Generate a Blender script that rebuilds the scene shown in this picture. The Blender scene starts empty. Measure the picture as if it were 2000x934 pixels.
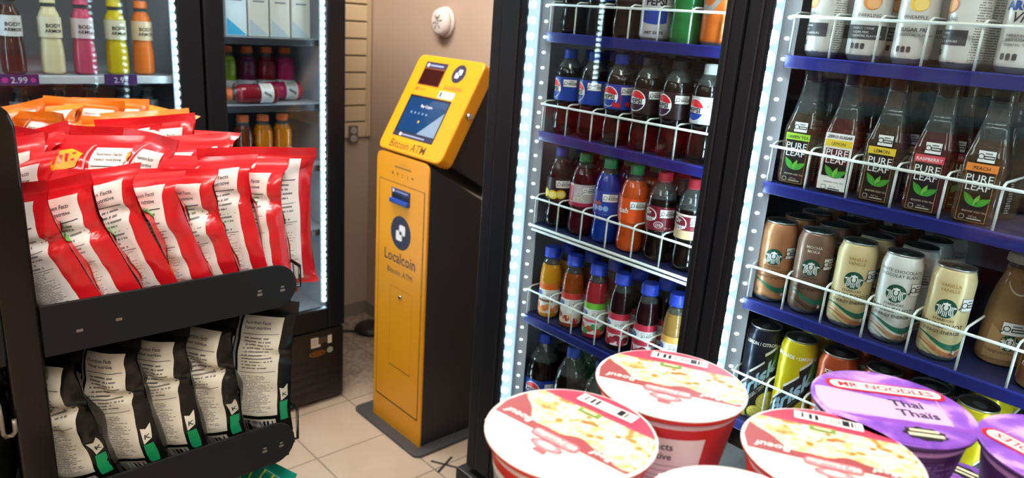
import bpy, bmesh, math, random
from mathutils import Vector, Matrix, noise
sc = bpy.context.scene
COL = sc.collection
RND = random.Random(11)
PI = math.pi
V3 = Vector
# ------------------------------------------------------------------ camera, world, exposure
CAM_Z = 1.55
cam = bpy.data.cameras.new('camera')
cam.sensor_fit = 'HORIZONTAL'
cam.sensor_width = 36.0
cam.lens = 1434.0 * 36.0 / 2000.0
cam.clip_start = 0.02
cam.dof.use_dof = True
cam.dof.focus_distance = 1.14
cam.dof.aperture_fstop = cam.lens / 4.6
cam_o = bpy.data.objects.new('camera', cam)
COL.objects.link(cam_o)
RX, UPY, BK = (0.7412, -0.6679, 0.0688), (0.1429, 0.2568, 0.9558), (-0.6559, -0.6986, 0.2860)
m4 = Matrix(((RX[0], UPY[0], BK[0], 0), (RX[1], UPY[1], BK[1], 0), (RX[2], UPY[2], BK[2], CAM_Z), (0, 0, 0, 1)))
cam_o.matrix_world = m4
sc.camera = cam_o
w = bpy.data.worlds.new('world')
sc.world = w
w.use_nodes = True
w.node_tree.nodes['Background'].inputs[0].default_value = (1, 0.95, 0.9, 1)
w.node_tree.nodes['Background'].inputs[1].default_value = 0.25
sc.view_settings.view_transform = 'Standard'
sc.view_settings.look = 'None'
sc.view_settings.exposure = 0.0
sc.view_settings.gamma = 1.0
sc.view_settings.use_curve_mapping = False
LIGHT_POWER = 18.0     # radiance of the ceiling tubes
LED_POWER = 85.0       # radiance of the cooler diodes
# (x, y, size_x, size_y, power factor) of the ceiling fittings
CEILING_LIGHTS = [(0.30, 0.15, 0.30, 1.2, 1.85), (0.95, 2.15, 0.30, 1.2, 2.4), (-1.3, 0.3, 0.30, 1.2, 1.2), (-1.2, 1.9, 0.30, 1.2, 1.0), (-0.4, -1.6, 0.3, 1.2, 1.2)]
CEIL_Z = 2.7

# ------------------------------------------------------------------ materials
def C(h):
    h = h.lstrip('#')
    r = [int(h[i:i + 2], 16) / 255 for i in (0, 2, 4)]
    return tuple(c / 12.92 if c <= .04045 else ((c + .055) / 1.055) ** 2.4 for c in r) + (1.0,)
_M = {}
def new_mat(name):
    m = bpy.data.materials.new(name)
    m.use_nodes = True
    nt = m.node_tree
    return m, nt, nt.nodes['Principled BSDF'], nt.nodes['Material Output']
def pm(name, col, rough=.45, metal=0., coat=0., spec=.5, emit=0., bump=0., bscale=60., trans=0., vary=0.):
    if name in _M: return _M[name]
    m, nt, p, out = new_mat(name)
    c = C(col) if isinstance(col, str) else col
    p.inputs['Base Color'].default_value = c
    p.inputs['Roughness'].default_value = rough
    p.inputs['Metallic'].default_value = metal
    p.inputs['Coat Weight'].default_value = coat
    p.inputs['Coat Roughness'].default_value = .08
    p.inputs['Specular IOR Level'].default_value = spec
    if emit:
        p.inputs['Emission Color'].default_value = c
        p.inputs['Emission Strength'].default_value = emit
    if bump or vary:
        tc = nt.nodes.new('ShaderNodeTexCoord')
        n = nt.nodes.new('ShaderNodeTexNoise')
        n.inputs['Scale'].default_value = bscale
        n.inputs['Detail'].default_value = 4
        nt.links.new(tc.outputs['Object'], n.inputs['Vector'])
        if bump:
            b = nt.nodes.new('ShaderNodeBump')
            b.inputs['Strength'].default_value = bump
            b.inputs['Distance'].default_value = .002
            nt.links.new(n.outputs['Fac'], b.inputs['Height'])
            nt.links.new(b.outputs['Normal'], p.inputs['Normal'])
        if vary:
            r = nt.nodes.new('ShaderNodeMapRange')
            r.inputs['To Min'].default_value = 1 - vary
            r.inputs['To Max'].default_value = 1 + vary
            mx = nt.nodes.new('ShaderNodeMix'); mx.data_type = 'RGBA'; mx.blend_type = 'MULTIPLY'
            mx.inputs['Factor'].default_value = 1
            mx.inputs['A'].default_value = c
            nt.links.new(n.outputs['Fac'], r.inputs['Value'])
            nt.links.new(r.outputs['Result'], mx.inputs['B'])
            nt.links.new(mx.outputs['Result'], p.inputs['Base Color'])
    _M[name] = m
    return m
def clear(name, tint='#ffffff', ior=1.45, rough=.0, body=None, bodyfac=0.):
    """thin clear sheet: see-through with a Fresnel sheen on its outer side; body adds some milky colour"""
    if name in _M: return _M[name]
    m, nt, p, out = new_mat(name)
    N = nt.nodes.new; L = nt.links.new
    tr = N('ShaderNodeBsdfTransparent'); tr.inputs[0].default_value = C(tint)
    gl = N('ShaderNodeBsdfGlossy'); gl.inputs['Roughness'].default_value = rough
    fr = N('ShaderNodeFresnel'); fr.inputs['IOR'].default_value = ior
    ge = N('ShaderNodeNewGeometry')
    sub = N('ShaderNodeMath'); sub.operation = 'SUBTRACT'; sub.inputs[0].default_value = 1
    mul = N('ShaderNodeMath'); mul.operation = 'MULTIPLY'
    L(ge.outputs['Backfacing'], sub.inputs[1]); L(fr.outputs[0], mul.inputs[0]); L(sub.outputs[0], mul.inputs[1])
    base = tr.outputs[0]
    if body:
        p.inputs['Base Color'].default_value = C(body); p.inputs['Roughness'].default_value = .25
        mb = N('ShaderNodeMixShader'); mb.inputs[0].default_value = bodyfac
        L(tr.outputs[0], mb.inputs[1]); L(p.outputs[0], mb.inputs[2]); base = mb.outputs[0]
    mx = N('ShaderNodeMixShader')
    L(mul.outputs[0], mx.inputs[0]); L(base, mx.inputs[1]); L(gl.outputs[0], mx.inputs[2])
    L(mx.outputs[0], out.inputs[0])
    _M[name] = m
    return m
def fineprint(name, paper, ink, lines=18., words=26.):
    """rows of tiny print on a UV-mapped patch"""
    if name in _M: return _M[name]
    m, nt, p, out = new_mat(name)
    N = nt.nodes.new; L = nt.links.new
    uv = N('ShaderNodeUVMap'); sep = N('ShaderNodeSeparateXYZ'); L(uv.outputs[0], sep.inputs[0])
    def math_(op, a, b=None):
        n = N('ShaderNodeMath'); n.operation = op
        for i, x in enumerate((a, b)):
            if x is None: continue
            if isinstance(x, (int, float)): n.inputs[i].default_value = x
            else: L(x, n.inputs[i])
        return n.outputs[0]
    row = math_('MULTIPLY', sep.outputs[1], lines)
    fr = math_('FRACT', row); fl = math_('FLOOR', row)
    band = math_('MULTIPLY', math_('GREATER_THAN', fr, .3), math_('LESS_THAN', fr, .72))
    cmb = N('ShaderNodeCombineXYZ')
    L(math_('MULTIPLY', sep.outputs[0], words), cmb.inputs[0]); L(math_('MULTIPLY', fl, 7.31), cmb.inputs[1])
    nz = N('ShaderNodeTexNoise'); nz.inputs['Scale'].default_value = 1.0; nz.inputs['Detail'].default_value = 1
    L(cmb.outputs[0], nz.inputs['Vector'])
    wd = math_('GREATER_THAN', nz.outputs['Fac'], .42)
    wn = N('ShaderNodeTexWhiteNoise'); wn.noise_dimensions = '1D'; L(fl, wn.inputs['W'])
    ends = math_('LESS_THAN', sep.outputs[0], math_('ADD', math_('MULTIPLY', wn.outputs['Value'], .35), .62))
    fac = math_('MULTIPLY', math_('MULTIPLY', band, wd), math_('MULTIPLY', ends, math_('GREATER_THAN', sep.outputs[0], .05)))
    mx = N('ShaderNodeMix'); mx.data_type = 'RGBA'
    mx.inputs['A'].default_value = C(paper); mx.inputs['B'].default_value = C(ink)
    L(math_('MULTIPLY', fac, .8), mx.inputs['Factor']); L(mx.outputs['Result'], p.inputs['Base Color'])
    p.inputs['Roughness'].default_value = .4
    _M[name] = m
    return m
def barcode_mat(name='barcode_print'):
    if name in _M: return _M[name]
    m, nt, p, out = new_mat(name)
    N = nt.nodes.new; L = nt.links.new
    uv = N('ShaderNodeUVMap'); sep = N('ShaderNodeSeparateXYZ'); L(uv.outputs[0], sep.inputs[0])
    mu = N('ShaderNodeMath'); mu.operation = 'MULTIPLY'; mu.inputs[1].default_value = 44; L(sep.outputs[0], mu.inputs[0])
    fl = N('ShaderNodeMath'); fl.operation = 'FLOOR'; L(mu.outputs[0], fl.inputs[0])
    wn = N('ShaderNodeTexWhiteNoise'); wn.noise_dimensions = '1D'; L(fl.outputs[0], wn.inputs['W'])
    gt = N('ShaderNodeMath'); gt.operation = 'GREATER_THAN'; gt.inputs[1].default_value = .5; L(wn.outputs['Value'], gt.inputs[0])
    mx = N('ShaderNodeMix'); mx.data_type = 'RGBA'; mx.inputs['A'].default_value = C('#f4f2ee'); mx.inputs['B'].default_value = C('#16161a')
    L(gt.outputs[0], mx.inputs['Factor']); L(mx.outputs['Result'], p.inputs['Base Color'])
    p.inputs['Roughness'].default_value = .4
    _M[name] = m
    return m
def blotch(name, cols, scale, rough=.4, detail=5., coords='Object', bump=0.):
    """noise ramp through several colours"""
    if name in _M: return _M[name]
    m, nt, p, out = new_mat(name)
    N = nt.nodes.new; L = nt.links.new
    tc = N('ShaderNodeTexCoord'); nz = N('ShaderNodeTexNoise')
    nz.inputs['Scale'].default_value = scale; nz.inputs['Detail'].default_value = detail
    nz.inputs['Distortion'].default_value = .6
    L(tc.outputs[coords], nz.inputs['Vector'])
    cr = N('ShaderNodeValToRGB'); e = cr.color_ramp.elements
    lo, hi = .33, .67
    e[0].position = lo; e[0].color = C(cols[0]); e[1].position = hi; e[1].color = C(cols[-1])
    for i, c in enumerate(cols[1:-1]):
        k = e.new(lo + (hi - lo) * (i + 1) / (len(cols) - 1)); k.color = C(c)
    L(nz.outputs['Fac'], cr.inputs[0]); L(cr.outputs[0], p.inputs['Base Color'])
    p.inputs['Roughness'].default_value = rough
    if bump:
        b = N('ShaderNodeBump'); b.inputs['Strength'].default_value = bump; b.inputs['Distance'].default_value = .004
        L(nz.outputs['Fac'], b.inputs['Height']); L(b.outputs[0], p.inputs['Normal'])
    _M[name] = m
    return m
def emis(name, col, s):
    if name in _M: return _M[name]
    m, nt, p, out = new_mat(name)
    e = nt.nodes.new('ShaderNodeEmission'); e.inputs[0].default_value = C(col); e.inputs[1].default_value = s
    nt.links.new(e.outputs[0], out.inputs[0])
    _M[name] = m
    return m

# ------------------------------------------------------------------ mesh builder
_TX = {}
def text_bm(s, size, align='CENTER', bold=0., shear=0., sx=1.):
    """flat lettering as a bmesh in the xy plane (baseline y = 0)"""
    k = (s, size, align, bold, shear, sx)
    if k not in _TX:
        cu = bpy.data.curves.new('txt', 'FONT')
        cu.body = s; cu.size = size; cu.align_x = align; cu.offset = bold * size; cu.shear = shear
        cu.resolution_u = 2; cu.space_line = .95
        o = bpy.data.objects.new('txt', cu)
        COL.objects.link(o)
        dg = bpy.context.evaluated_depsgraph_get(); dg.update()
        me = o.evaluated_get(dg).to_mesh()
        _TX[k] = ([(v.co.x * sx, v.co.y) for v in me.vertices], [list(p.vertices) for p in me.polygons])
        o.evaluated_get(dg).to_mesh_clear()
        bpy.data.objects.remove(o); bpy.data.curves.remove(cu)
    vs, fs = _TX[k]
    bm = bmesh.new()
    vv = [bm.verts.new((x, y, 0)) for x, y in vs]
    for f in fs:
        try: bm.faces.new([vv[i] for i in f])
        except ValueError: pass
    return bm
class MB:
    def __init__(s):
        s.v = []; s.f = []; s.m = []; s.uv = []; s.sm = []; s.mats = []
    def mi(s, mat):
        if mat not in s.mats: s.mats.append(mat)
        return s.mats.index(mat)
    def face(s, idx, mat, smooth=False, uv=None):
        s.f.append(tuple(idx)); s.m.append(s.mi(mat)); s.uv.append(uv); s.sm.append(smooth)
    def grid(s, S, nu, nv, mat, smooth=True, wrap=False, uvs=(0, 1, 0, 1)):
        b = len(s.v); cols = nu if wrap else nu + 1
        for j in range(nv + 1):
            for i in range(cols): s.v.append(V3(S(i / nu, j / nv)))
        u0, u1, v0, v1 = uvs
        for j in range(nv):
            for i in range(nu):
                i2 = (i + 1) % cols if wrap else i + 1
                q = [b + j * cols + i, b + j * cols + i2, b + (j + 1) * cols + i2, b + (j + 1) * cols + i]
                U = [(u0 + (u1 - u0) * a, v0 + (v1 - v0) * c) for a, c in ((i / nu, j / nv), ((i + 1) / nu, j / nv), ((i + 1) / nu, (j + 1) / nv), (i / nu, (j + 1) / nv))]
                s.face(q, mat(j / nv) if callable(mat) else mat, smooth, U)
    def lathe(s, prof, mat, seg=24, c=(0, 0, 0), sq=0., smooth=True, caps=(True, True)):
        """prof: list of (r, z[, material]); sq squares the section"""
        b = len(s.v); n = len(prof)
        for p in prof:
            for i in range(seg):
                a = 2 * PI * i / seg; r = p[0]
                if sq:
                    k = (abs(math.cos(a)) ** sq + abs(math.sin(a)) ** sq) ** (-1 / sq); r = r * k
                s.v.append(V3((c[0] + r * math.cos(a), c[1] + r * math.sin(a), c[2] + p[1])))
        for j in range(n - 1):
            mt = prof[j][2] if len(prof[j]) > 2 else mat
            for i in range(seg):
                i2 = (i + 1) % seg
                s.face([b + j * seg + i, b + j * seg + i2, b + (j + 1) * seg + i2, b + (j + 1) * seg + i], mt, smooth)
        if caps[0]: s.face([b + i for i in range(seg)][::-1], prof[0][2] if len(prof[0]) > 2 else mat)
        if caps[1]: s.face([b + (n - 1) * seg + i for i in range(seg)], prof[-1][2] if len(prof[-1]) > 2 else mat)
    def add_bm(s, bm, mat, M=None, smooth=False):
        bm.verts.index_update(); b = len(s.v)
        for v in bm.verts: s.v.append(M @ v.co if M else v.co.copy())
        for f in bm.faces: s.face([b + v.index for v in f.verts], mat, smooth)
        bm.free()
    def box(s, x0, x1, y0, y1, z0, z1, mat, bev=0., seg=2, M=None):
        bm = bmesh.new()
        bmesh.ops.create_cube(bm, size=1)
        for v in bm.verts: v.co = V3(((x0 + x1) / 2 + v.co.x * (x1 - x0), (y0 + y1) / 2 + v.co.y * (y1 - y0), (z0 + z1) / 2 + v.co.z * (z1 - z0)))
        if bev: bmesh.ops.bevel(bm, geom=bm.edges[:], offset=bev, segments=seg, affect='EDGES', profile=.5)
        s.add_bm(bm, mat, M)
    def prism(s, poly, depth, mat, M=None, bev=0., seg=2):
        """polygon in local xy extruded along +z by depth"""
        bm = bmesh.new()
        f = bm.faces.new([bm.verts.new((x, y, 0)) for x, y in poly])
        r = bmesh.ops.extrude_face_region(bm, geom=[f])
        bmesh.ops.translate(bm, vec=(0, 0, depth), verts=[g for g in r['geom'] if isinstance(g, bmesh.types.BMVert)])
        bmesh.ops.recalc_face_normals(bm, faces=bm.faces[:])
        if bev: bmesh.ops.bevel(bm, geom=bm.edges[:], offset=bev, segments=seg, affect='EDGES', profile=.5)
        s.add_bm(bm, mat, M)
    def tube(s, pts, r, mat, seg=6):
        pts = [V3(p) for p in pts]; b = len(s.v); n = len(pts)
        up = None
        for k, p in enumerate(pts):
            d = ((pts[min(k + 1, n - 1)] - pts[max(k - 1, 0)])).normalized()
            if up is None: up = d.orthogonal().normalized()
            a = (up - d * up.dot(d)).normalized(); up = a; c2 = d.cross(a)
            rr = r(k / (n - 1)) if callable(r) else r
            for i in range(seg):
                t = 2 * PI * i / seg
                s.v.append(p + (a * math.cos(t) + c2 * math.sin(t)) * rr)
        for k in range(n - 1):
            for i in range(seg):
                i2 = (i + 1) % seg
                s.face([b + k * seg + i, b + k * seg + i2, b + (k + 1) * seg + i2, b + (k + 1) * seg + i], mat, True)
        s.face([b + i for i in range(seg)][::-1], mat); s.face([b + (n - 1) * seg + i for i in range(seg)], mat)
    # flat artwork laid on a surface S(u, v, lift)
    def put(s, S, bm, mat, e=.0004, cu=None, cv=None, smooth=True):
        bmesh.ops.triangulate(bm, faces=bm.faces[:])
        for ax, st in ((0, cu), (1, cv)):
            if not st or not bm.verts: continue
            lo = min(v.co[ax] for v in bm.verts); hi = max(v.co[ax] for v in bm.verts)
            k = math.floor(lo / st) + 1
            while k * st < hi:
                co = [0, 0, 0]; no = [0, 0, 0]; co[ax] = k * st; no[ax] = 1
                bmesh.ops.bisect_plane(bm, geom=bm.verts[:] + bm.edges[:] + bm.faces[:], plane_co=co, plane_no=no)
                k += 1
        bm.verts.index_update(); b = len(s.v)
        xs = [v.co.x for v in bm.verts]; ys = [v.co.y for v in bm.verts]
        if not xs: bm.free(); return
        x0, x1, y0, y1 = min(xs), max(xs), min(ys), max(ys)
        for v in bm.verts: s.v.append(V3(S(v.co.x, v.co.y, e)))
        for f in bm.faces:
            s.face([b + v.index for v in f.verts], mat, smooth, [((v.co.x - x0) / max(1e-9, x1 - x0), (v.co.y - y0) / max(1e-9, y1 - y0)) for v in f.verts])
        bm.free()
    def text(s, S, t, u, v, size, mat, e=.0006, align='CENTER', bold=0., shear=0., rot=0., cu=None, cv=None, sx=1., rise=0.):
        bm = text_bm(t, size, align, bold, shear, sx)
        M = Matrix.Translation((u, v, 0)) @ Matrix.Rotation(rot, 4, 'Z') @ Matrix(((1, 0, 0, 0), (rise, 1, 0, 0), (0, 0, 1, 0), (0, 0, 0, 1)))
        bm.transform(M)
        s.put(S, bm, mat, e, cu, cv)
    def poly(s, S, pts, mat, e=.0004, cu=None, cv=None):
        bm = bmesh.new(); bm.faces.new([bm.verts.new((x, y, 0)) for x, y in pts]); s.put(S, bm, mat, e, cu, cv)
    def rect(s, S, u0, u1, v0, v1, mat, e=.0004, cu=None, cv=None): s.poly(S, [(u0, v0), (u1, v0), (u1, v1), (u0, v1)], mat, e, cu, cv)
    def disc(s, S, u, v, r, mat, e=.0004, ry=None, n=20, cu=None, cv=None, a0=0, a1=2 * PI):
        s.poly(S, [(u + r * math.cos(a0 + (a1 - a0) * i / n), v + (ry or r) * math.sin(a0 + (a1 - a0) * i / n)) for i in range(n + (0 if a1 - a0 > 6.28 else 1))], mat, e, cu, cv)
    def ring(s, S, u, v, r0, r1, mat, e=.0005, n=20, ky=1.):
        bm = bmesh.new(); P = [[bm.verts.new((u + r * math.cos(2 * PI * i / n), v + ky * r * math.sin(2 * PI * i / n), 0)) for i in range(n)] for r in (r0, r1)]
        for i in range(n): bm.faces.new((P[0][i], P[1][i], P[1][(i + 1) % n], P[0][(i + 1) % n]))
        s.put(S, bm, mat, e)
    def band(s, S, f0, f1, u0, u1, mat, n=16, e=.0004):
        """strip between two curves f0(u) < f1(u)"""
        bm = bmesh.new(); A = []; B = []
        for i in range(n + 1):
            u = u0 + (u1 - u0) * i / n
            A.append(bm.verts.new((u, f0(u), 0))); B.append(bm.verts.new((u, f1(u), 0)))
        for i in range(n): bm.faces.new((A[i], A[i + 1], B[i + 1], B[i]))
        s.put(S, bm, mat, e)
    def mesh(s, name):
        me = bpy.data.meshes.new(name)
        me.from_pydata([tuple(v) for v in s.v], [], s.f)
        for m in s.mats: me.materials.append(m)
        me.polygons.foreach_set('material_index', s.m)
        me.polygons.foreach_set('use_smooth', s.sm)
        if any(u is not None for u in s.uv):
            L = me.uv_layers.new(name='UVMap'); k = 0; flat = []
            for f, u in zip(s.f, s.uv):
                for i in range(len(f)): flat += list(u[i]) if u else [0., 0.]
            L.data.foreach_set('uv', flat)
        me.update()
        return me
    def build(s, name, parent=None, loc=None):
        o = bpy.data.objects.new(name, s.mesh(name)); COL.objects.link(o)
        if parent is not None: o.parent = parent
        if loc: o.location = loc
        return o
def rrect(w, h, r, n=5, x=0, y=0):
    out = []
    for cx, cy, a in ((w / 2 - r, h / 2 - r, 0), (-w / 2 + r, h / 2 - r, PI / 2), (-w / 2 + r, -h / 2 + r, PI), (w / 2 - r, -h / 2 + r, 1.5 * PI)):
        for i in range(n + 1): out.append((x + cx + r * math.cos(a + PI / 2 * i / n), y + cy + r * math.sin(a + PI / 2 * i / n)))
    return out
def cylS(rf, a0=-PI / 2, rref=None):
    """wrap (u along the girth, v up) around a turned body of radius rf(v); front faces local -y"""
    R0 = rref or rf(0.05)
    def S(u, v, e=0.):
        a = a0 + u / R0; r = rf(v) + e
        return (r * math.cos(a), r * math.sin(a), v)
    return S
def planeS(o, U, W):
    o, U, W = V3(o), V3(U), V3(W); n = U.cross(W).normalized()
    return lambda u, v, e=0.: o + U * u + W * v + n * e
def thing(name, label, cat, loc=(0, 0, 0), rz=0., group=None):
    o = bpy.data.objects.new(name, None); o.empty_display_size = .02; COL.objects.link(o)
    o.location = loc; o.rotation_euler = (0, 0, rz)
    return tag(o, label, cat, group)
def tag(o, label, cat, group=None):
    o['label'] = label; o['category'] = cat
    if group: o['group'] = group
    return o
def struct(o):
    o['kind'] = 'structure'; return o
def dup(root, loc, rz, label, group=None):
    r = root.copy(); COL.objects.link(r); r.location = loc; r.rotation_euler = (root.rotation_euler[0], root.rotation_euler[1], rz)
    r['label'] = label
    if group: r['group'] = group
    for ch in root.children:
        c = ch.copy(); COL.objects.link(c); c.parent = r
        for g in ch.children:
            d = g.copy(); COL.objects.link(d); d.parent = c
    return r
def lerp(pts):
    """piecewise linear function through (z, r) pairs"""
    def f(z):
        if z <= pts[0][0]: return pts[0][1]
        for (a, p), (b, q) in zip(pts, pts[1:]):
            if z <= b: return p + (q - p) * (z - a) / max(1e-9, b - a)
        return pts[-1][1]
    return f

# ================================================================== ROOM
WALL_X, WALL_Y = 1.945, 3.168
def floor_mat():
    m, nt, p, out = new_mat('beige_floor_tile')
    N = nt.nodes.new; L = nt.links.new
    tc = N('ShaderNodeTexCoord'); sep = N('ShaderNodeSeparateXYZ'); L(tc.outputs['Object'], sep.inputs[0])
    def ma(op, a, b=None):
        n = N('ShaderNodeMath'); n.operation = op
        for i, x in enumerate((a, b)):
            if x is None: continue
            if isinstance(x, (int, float)): n.inputs[i].default_value = x
            else: L(x, n.inputs[i])
        return n.outputs[0]
    def groove(o, off):
        f = ma('FRACT', ma('DIVIDE', ma('ADD', o, off), .30))
        return ma('GREATER_THAN', ma('ABSOLUTE', ma('SUBTRACT', f, .5)), .5 - .0095)
    g = ma('MAXIMUM', groove(sep.outputs[0], 3 - 1.093 + .0), groove(sep.outputs[1], 3 - 2.098))
    n1 = N('ShaderNodeTexNoise'); n1.inputs['Scale'].default_value = 7; n1.inputs['Detail'].default_value = 6; L(tc.outputs['Object'], n1.inputs['Vector'])
    n2 = N('ShaderNodeTexNoise'); n2.inputs['Scale'].default_value = 26; n2.inputs['Detail'].default_value = 8; n2.inputs['Distortion'].default_value = 1.5; L(tc.outputs['Object'], n2.inputs['Vector'])
    r1 = N('ShaderNodeValToRGB'); r1.color_ramp.elements[0].position = .3; r1.color_ramp.elements[0].color = C('#bfab95'); r1.color_ramp.elements[1].position = .7; r1.color_ramp.elements[1].color = C('#cbb8a3')
    L(n1.outputs['Fac'], r1.inputs[0])
    # scuffed, seldom mopped strip beside the kiosk, towards the corner
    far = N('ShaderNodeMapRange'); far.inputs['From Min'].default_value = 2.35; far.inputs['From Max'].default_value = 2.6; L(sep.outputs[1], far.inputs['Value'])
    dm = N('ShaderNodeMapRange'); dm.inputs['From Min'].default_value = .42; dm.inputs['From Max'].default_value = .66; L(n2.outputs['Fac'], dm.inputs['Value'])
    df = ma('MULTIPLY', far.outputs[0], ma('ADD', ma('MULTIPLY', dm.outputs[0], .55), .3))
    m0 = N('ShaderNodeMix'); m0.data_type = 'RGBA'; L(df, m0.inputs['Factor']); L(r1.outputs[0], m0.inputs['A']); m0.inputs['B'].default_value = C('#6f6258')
    m1 = N('ShaderNodeMix'); m1.data_type = 'RGBA'; L(g, m1.inputs['Factor']); L(m0.outputs['Result'], m1.inputs['A']); m1.inputs['B'].default_value = C('#8a7766')
    L(m1.outputs['Result'], p.inputs['Base Color'])
    p.inputs['Roughness'].default_value = .38
    b = N('ShaderNodeBump'); b.inputs['Strength'].default_value = .4; b.inputs['Distance'].default_value = .002; b.invert = True
    L(g, b.inputs['Height']); L(b.outputs[0], p.inputs['Normal'])
    return m
wall_m = pm('beige_paint', '#bfa793', .75, vary=.05, bscale=5)
ceil_m = pm('ceiling_tile_white', '#cfcac2', .9)
def shell(name, x0, x1, y0, y1, z0, z1, mat):
    b = MB(); b.box(x0, x1, y0, y1, z0, z1, mat); return struct(b.build(name))
shell('floor', -3.0, WALL_X + .1, -3.0, WALL_Y + .1, -.1, 0, floor_mat())
shell('ceiling', -3.0, WALL_X + .1, -3.0, WALL_Y + .1, CEIL_Z, CEIL_Z + .1, ceil_m)
shell('wall_right', WALL_X, WALL_X + .1, -3.0, WALL_Y + .1, 0, CEIL_Z, wall_m)
shell('wall_back', -3.0, WALL_X, WALL_Y, WALL_Y + .1, 0, CEIL_Z, wall_m)
shell('wall_left', -3.1, -3.0, -3.0, WALL_Y + .1, 0, CEIL_Z, wall_m)
shell('wall_front', -3.1, WALL_X + .1, -3.1, -3.0, 0, CEIL_Z, wall_m)
trim_m = pm('baseboard_grey', '#8d8175', .6)
b = MB(); b.box(WALL_X - .012, WALL_X, 1.4, WALL_Y, 0, .07, trim_m); struct(b.build('baseboard_right'))
b = MB(); b.box(1.42, WALL_X - .012, WALL_Y - .012, WALL_Y, 0, .07, trim_m); struct(b.build('baseboard_back'))
tube_m = emis('fluorescent_tube', '#fff1e2', LIGHT_POWER)
fit_m = pm('fitting_white', '#dddddd', .5)
for k, (x, y, sx, sy, pw) in enumerate(CEILING_LIGHTS):
    t = thing('ceiling_light', 'white ceiling light fitting with glowing diffuser, ' + ('above the noodle cups', 'above the chip rack', 'above the aisle behind the rack', 'at the far end of the rack aisle', 'near the front wall')[k], 'light', (x, y, CEIL_Z))
    b = MB(); b.box(-sx / 2 - .03, sx / 2 + .03, -sy / 2 - .03, sy / 2 + .03, -.05, 0, fit_m, .008); b.build('housing', t)
    b = MB(); b.box(-sx / 2, sx / 2, -sy / 2, sy / 2, -.07, -.0505, emis('fluorescent_%d' % k, '#fff6ee', LIGHT_POWER * pw), .006); b.build('diffuser', t)

# slatwall panel, outlet, smoke detector, cord cover, tape cross
b = MB(); sl = pm('slatwall_tan', '#d8c29c', .55); dk = pm('slat_groove', '#6e5a45', .8)
zs = [.948 + .0782 * i for i in range(16)]
b.box(1.35, 1.915, WALL_Y - .012, WALL_Y - .001, .948, zs[-1], dk)
for z in zs[:-1]: b.box(1.35, 1.915, WALL_Y - .024, WALL_Y - .0125, z, z + .071, sl, .003)
b.box(1.9155, 1.94, WALL_Y - .026, WALL_Y - .001, .948, zs[-1], pm('slat_edge_strip', '#c2ab88', .5), .002)
tag(b.build('slatwall_panel'), 'tan grooved slatwall panel on the back wall in the corner beside the tall cooler', 'wall panel')
t = thing('wall_outlet', 'grey double wall outlet at the bottom edge of the slatwall', 'outlet', (1.842, WALL_Y - .024, .963))
b = MB(); b.prism(rrect(.05, .085, .006), .008, pm('outlet_grey', '#6e655d', .5), Matrix.Rotation(PI / 2, 4, 'X')); b.build('cover_plate', t)
for dz in (.02, -.02):
    b = MB(); b.lathe([(.0165, 0), (.0165, .004), (.014, .006)], pm('outlet_face', '#b9b0a8', .45), 18)
    for v in b.v: v.x, v.y, v.z = v.x, -v.z - .008, v.y + dz
    for dx in (-.005, .005): b.box(dx - .001, dx + .001, -.0146, -.0138, dz - .003, dz + .005, pm('socket_slot', '#222222'))
    b.build('socket', t)
t = thing('smoke_detector', 'round white smoke detector with dark slots high on the wall above the kiosk', 'smoke detector', (WALL_X, 2.565, 1.52))
wp = pm('detector_white', '#e8dfd8', .4); bl = pm('detector_slot', '#2a2522', .6)
def xturn(b):
    for v in b.v: v.x, v.y, v.z = -v.z, -v.x, v.y
b = MB(); b.lathe([(.062, 0), (.062, .014), (.058, .018)], wp, 40); xturn(b); b.build('mounting_base', t)
b = MB(); b.lathe([(.056, .018), (.057, .03), (.052, .042), (.040, .047), (.014, .05)], wp, 40)
S = lambda u, v, e=0.: V3((u, v, .0516 - .118 * math.hypot(u, v) + e))
for a in (20, 70, 130, 200, 250, 310):
    a = math.radians(a); c0, s0 = math.cos(a), math.sin(a)
    b.poly(S, [(c0 * r - s0 * q, s0 * r + c0 * q) for r, q in ((.014, -.0035), (.031, -.006), (.031, -.001), (.014, .001))], bl, .0012)
b.ring(S, 0, 0, .007, .0095, bl, .0012); b.rect(S, -.004, .004, .012, .02, bl, .0015)
xturn(b); b.build('cover', t)
b = MB(); rb = pm('black_rubber', '#231f1e', .5)
b.lathe([(.055, 0), (.085, .004), (.088, .016), (.07, .034), (.03, .042)], rb, 28)
b.tube([(-.08, .02, .01), (-.13, .06, .008), (-.2, .08, .008), (-.3, .09, .008)], .007, rb, 8)
tag(b.build('cord_cover', loc=(1.84, 2.94, .0005)), 'low black rounded cable cover with cord on the floor by the wall corner', 'cable cover')
b = MB(); tp = pm('black_tape', '#2b2826', .7)
for a in (.45, -1.05): b.box(-.055, .055, -.005, .005, .0003, .0009, tp, M=Matrix.Translation((1.44, 1.80, 0)) @ Matrix.Rotation(a, 4, 'Z'))
tag(b.build('floor_tape'), 'small black tape cross stuck on the beige floor tile', 'tape')

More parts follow.
